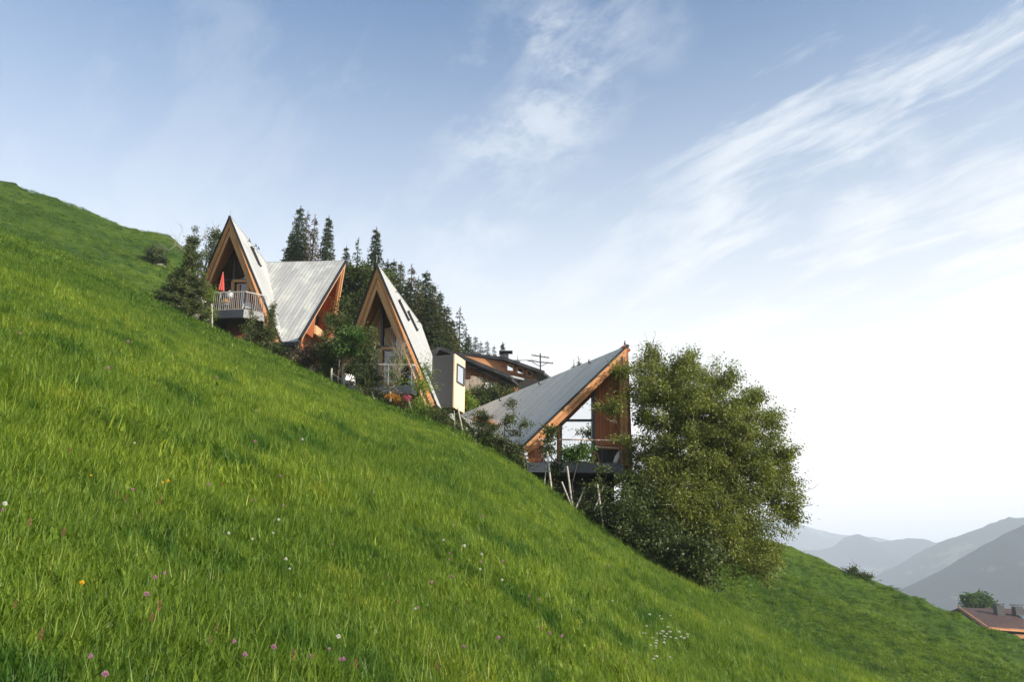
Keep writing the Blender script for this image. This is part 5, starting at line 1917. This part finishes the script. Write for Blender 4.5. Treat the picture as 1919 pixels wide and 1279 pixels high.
# ---------------------------------------------------------------- utility pole and wires
def utility_pole():
    D = 66.0
    top = P(1012.5, 663, D)
    bz = gz(top.x, top.y)
    h = thing('utility_pole', (top.x, top.y, bz - .5), 'utility pole with crossarms standing behind the farmhouse roof end', 'utility pole')
    o = (top.x, top.y, bz - .5)
    m = MB(o); m.tube([(top.x, top.y, bz - .5), top], [.09, .06], 8); m.build('pole', M['bark'], h)
    for dz_, w_, nm in ((-.30, .75, 'crossarm'), (-.80, 1.1, 'crossarm'), (-2.0, .55, 'crossarm')):
        m = MB(o); c = top + Vector((0, -.13, dz_)); d = Vector((w_, .25, -.05)); m.beam(c - d * (1 if nm else 1), c + d, .08, .07); ca = m.build(nm, M['bark'], h)
        for k in (-.95, -.55, .55, .95):
            i_ = MB(o); q = c + d * k; i_.lathe(q, [(0, .05), (.04, .06), (.055, .14), (.03, .22), (0, .24)], 8); i_.build('insulator', M['white'], ca)
    m = MB(o)
    for s in (-1, 1): m.beam(top + Vector((0, -.14, -1.2)), top + Vector((s * .7, -.14, -.82)), .05, .05)
    m.build('brace', M['bark'], h)
    return top


pt = utility_pole()
for k, (v0, dx, lab) in enumerate(((643, 0, 'upper overhead wire sagging towards the spruces'), (648, .3, 'middle overhead wire sagging towards the spruces'), (652, .6, 'lower overhead wire sagging towards the spruces'))):
    a = pt + Vector((-.9 + dx, -.15, -.62)); b = P(740, v0 - 14, 58)
    pts = [a.lerp(b, s) + Vector((0, 0, -1.6 * 4 * s * (1 - s) * .35)) for s in np.linspace(0, 1, 15)]
    m = MB(a); m.tube(pts, .016, 5); o_ = m.build('overhead_wire', M['black_edge']); o_.location = a; tag(o_, lab, 'wire', 'overhead wires')


# ---------------------------------------------------------------- stones in the hillside hollow
for k, (u, v, s, lab) in enumerate(((278, 484, .45, 'reddish stone left of the dark bush on the hillside'), (296, 497, .5, 'pale stone under the dark bush on the hillside'), (305, 500, .3, 'small pale stone right of the pale one under the dark hillside bush'))):
    d = ray(u, v)
    Ds = np.arange(45, 100, .25)
    zz = ground_z(d.x * Ds, Ds) - d.z * Ds
    i = np.argmax((zz > 0) & (Ds > 52)) if np.any((zz > 0) & (Ds > 52)) else 60
    p = d * Ds[i]
    m = MB()
    rng = random.Random(k)
    import bmesh
    bm = bmesh.new(); bmesh.ops.create_icosphere(bm, subdivisions=2, radius=s)
    for vv in bm.verts: vv.co *= rng.uniform(.8, 1.15); vv.co.z *= .6
    me = bpy.data.meshes.new('stone'); bm.to_mesh(me); bm.free()
    o_ = link('stone', me, None, M['fence_wood'] if k else M['old_timber']); o_.location = p; tag(o_, lab, 'stone')


# ---------------------------------------------------------------- meadow flowers, each its own thing
def ground_hit(u, v, up=0.2, dmax=60):
    d = ray(u, v)
    Ds = np.concatenate([np.arange(1.0, 12, .03), np.arange(12, dmax, .2)])
    zz = ground_z(d.x * Ds, Ds) + up - d.z * Ds
    i = int(np.argmax(zz > 0))
    return None if zz[i] <= 0 else d * float(Ds[i])


def flower_proto(kind):
    rng = np.random.default_rng(len(kind))
    if kind == 'plantain':
        z = rng.uniform(-.03, .03, 110); th = rng.uniform(0, 6.28, 110)
        pos = np.stack([.005 * np.cos(th), .005 * np.sin(th), z], 1); sz, asp = .012, .6
    else:
        v = rng.normal(0, 1, (130, 3)); v /= np.linalg.norm(v, axis=1)[:, None]
        pos = v * .008; pos[:, 2] *= .9; sz, asp = .014, .45
        if kind == 'daisy': pos[:, 2] *= .2
    n = len(pos)
    V, Fa, T = leaf_mesh(rng, pos, pos / .008 * 1.5, sz, asp, rng.uniform(0, 1, n), -.1)
    return np_mesh('flower_head', V, Fa, {'tone': T})


M['petal_clover'] = foliage('clover_petals', (0.34, 0.12, 0.22), (0.62, 0.36, 0.46), .3, sun_tint=(1, 1, 1))
M['petal_white'] = foliage('white_petals', (0.60, 0.58, 0.48), (0.85, 0.84, 0.76), .3, sun_tint=(1, 1, 1))
M['petal_brown'] = foliage('rusty_seed_heads', (0.15, 0.065, 0.035), (0.30, 0.16, 0.08), .2, sun_tint=(1, 1, 1))
M['petal_yellow'] = foliage('yellow_petals', (0.75, 0.38, 0.01), (0.9, 0.6, 0.05), .3, sun_tint=(1, 1, 1))
HEADS = {}
for kd, mt in (('clover', 'petal_clover'), ('white', 'petal_white'), ('plantain', 'petal_brown'), ('daisy', 'petal_white'), ('yellow', 'petal_yellow')):
    me = flower_proto(kd); me.materials.append(M[mt]); HEADS[kd] = me
sm = MB(); sm.tube([(0.01, 0, -.42), (.012, .004, -.2), (0, 0, 0)], [.0022, .002, .0016], 5)
stem_me = sm.build('stem', M['leaf_bright']).data
bpy.data.objects.remove(bpy.data.objects['stem'])
at_ = stem_me.attributes.new('tone', 'FLOAT', 'POINT'); at_.data.foreach_set('value', np.full(len(stem_me.vertices), .5, np.float32))
FL = {
    'clover': ('clover_flower', 'pink clover flower standing in the long grass', 'pink clover flowers in the meadow',
               [(249, 918), (4, 957), (308, 1075), (291, 1083), (275, 1115), (391, 909), (473, 938), (531, 948), (439, 1203), (513, 1214), (459, 1228), (581, 1231), (617, 1217), (170, 1231),
                (197, 1265), (478, 828), (525, 893), (623, 1021), (638, 1237), (869, 1213), (1030, 1188), (1053, 1193), (842, 1038), (842, 1050), (942, 1053), (846, 1082), (809, 1092), (783, 1140),
                (991, 1119), (1011, 1125), (643, 1237), (934, 1196), (901, 1054), (1015, 1180), (480, 770), (405, 708), (203, 690), (38, 625), (700, 925), (852, 985), (1140, 1062), (240, 640), (905, 968)]),
    'white': ('white_clover_flower', 'white clover flower standing in the long grass', 'white clover flowers in the meadow',
              [(522, 975), (512, 1000), (473, 1011), (428, 1000), (634, 1194), (536, 1049), (543, 1067), (252, 831), (831, 1013), (870, 1024), (903, 1040), (900, 1068), (1148, 1127), (778, 1142), (9, 945), (567, 824), (941, 1088)]),
    'plantain': ('seed_head', 'rusty brown seed head on a thin stalk in the long grass', 'rusty seed heads in the meadow',
                 [(131, 844), (29, 1133), (416, 909), (77, 1190), (299, 1137), (284, 1158), (341, 1069), (395, 1201), (406, 1177), (550, 1228), (119, 998), (730, 1080), (748, 1129), (875, 1131), (667, 1244), (1128, 1213),
                  (236, 935), (218, 925), (260, 970), (55, 980), (300, 940), (570, 850), (392, 870), (1050, 1210), (1170, 1240), (820, 1250)]),
    'daisy': ('daisy', 'small white daisy in the loose patch low on the right slope', 'white daisies in the patch on the right slope',
              (lambda rr: [(1240 + rr.gauss(0, 24), 1194 + rr.gauss(0, 17)) for i in range(34)])(random.Random(5))),
    'yellow': ('yellow_flower', 'yellow flower in the long grass', 'yellow flowers in the meadow', [(154, 1093), (170, 892), (305, 905), (315, 902)]),
}
def place_label(pts, i, what):
    cols = ['far left', 'left', 'left of centre', 'at the centre', 'right of centre', 'on the right']
    rows = ['high up in the meadow', 'in the upper middle of the meadow', 'in mid meadow', 'low in the meadow', 'at the very bottom of the meadow']
    def cell(q): return (min(5, int(q[0] / 190)) if q[0] < 950 else 5, int(np.clip((q[1] - 850) / 90, 0, 4)))
    c = cell(pts[i])
    same = sorted([(p, k) for k, p in enumerate(pts) if cell(p) == c])
    pos = [k for _, k in same].index(i)
    pre = {1: [''], 2: ['left of two: ', 'right of two: '], 3: ['left of three: ', 'middle of three: ', 'right of three: ']}.get(len(same), ['one of several: '] * len(same))[pos]
    return pre + what + ' ' + cols[c[0]] + ', ' + rows[c[1]]


for kd, (nm, lab, grp, pts) in FL.items():
    for i, (u, v) in enumerate(pts):
        p = ground_hit(u, v, .24 if kd != 'daisy' else .20)
        if p is None: continue
        if kd == 'yellow':
            lab = ('largest yellow flower, low at the left of the meadow', 'small yellow flower up the slope from the largest one', 'left one of two yellow flowers growing close together', 'right one of two yellow flowers growing close together')[i]
        if kd in ('clover', 'white', 'plantain'): lab = place_label(pts, i, {'clover': 'pink clover flower', 'white': 'white clover flower', 'plantain': 'rusty seed head'}[kd])
        r = thing(nm, p, lab, 'flower', grp, i * 1.3)
        s = .47 + .12 * math.sin(i * 5.1)
        if p.y > 5: s *= min(2.4, 1 + (p.y - 5) * .12)
        r.scale = (s, s, s)
        for n_, me in (('flower_head', HEADS[kd]), ('stem', stem_me)):
            o_ = bpy.data.objects.new(n_, me); C.objects.link(o_); o_.parent = r


# ---------------------------------------------------------------- haze
hz = MB((0, 0, 0))
hz.slab([(-9500, -9500, 350), (9500, -9500, 350), (9500, 9500, 350), (-9500, 9500, 350)], (0, 0, -350 - 166))
m, t, out = material('valley_haze')
vol = t.new('ShaderNodeVolumePrincipled')
vol.inputs['Color'].default_value = (0.80, 0.88, 1.0, 1)
vol.inputs['Density'].default_value = 0.00031
vol.inputs['Anisotropy'].default_value = 0.0
t.l.new(vol.outputs[0], out.inputs['Volume'])
M['haze'] = m
hzo = hz.build('haze', m)
tag(hzo, 'pale haze filling the valley air', 'haze', kind='stuff')
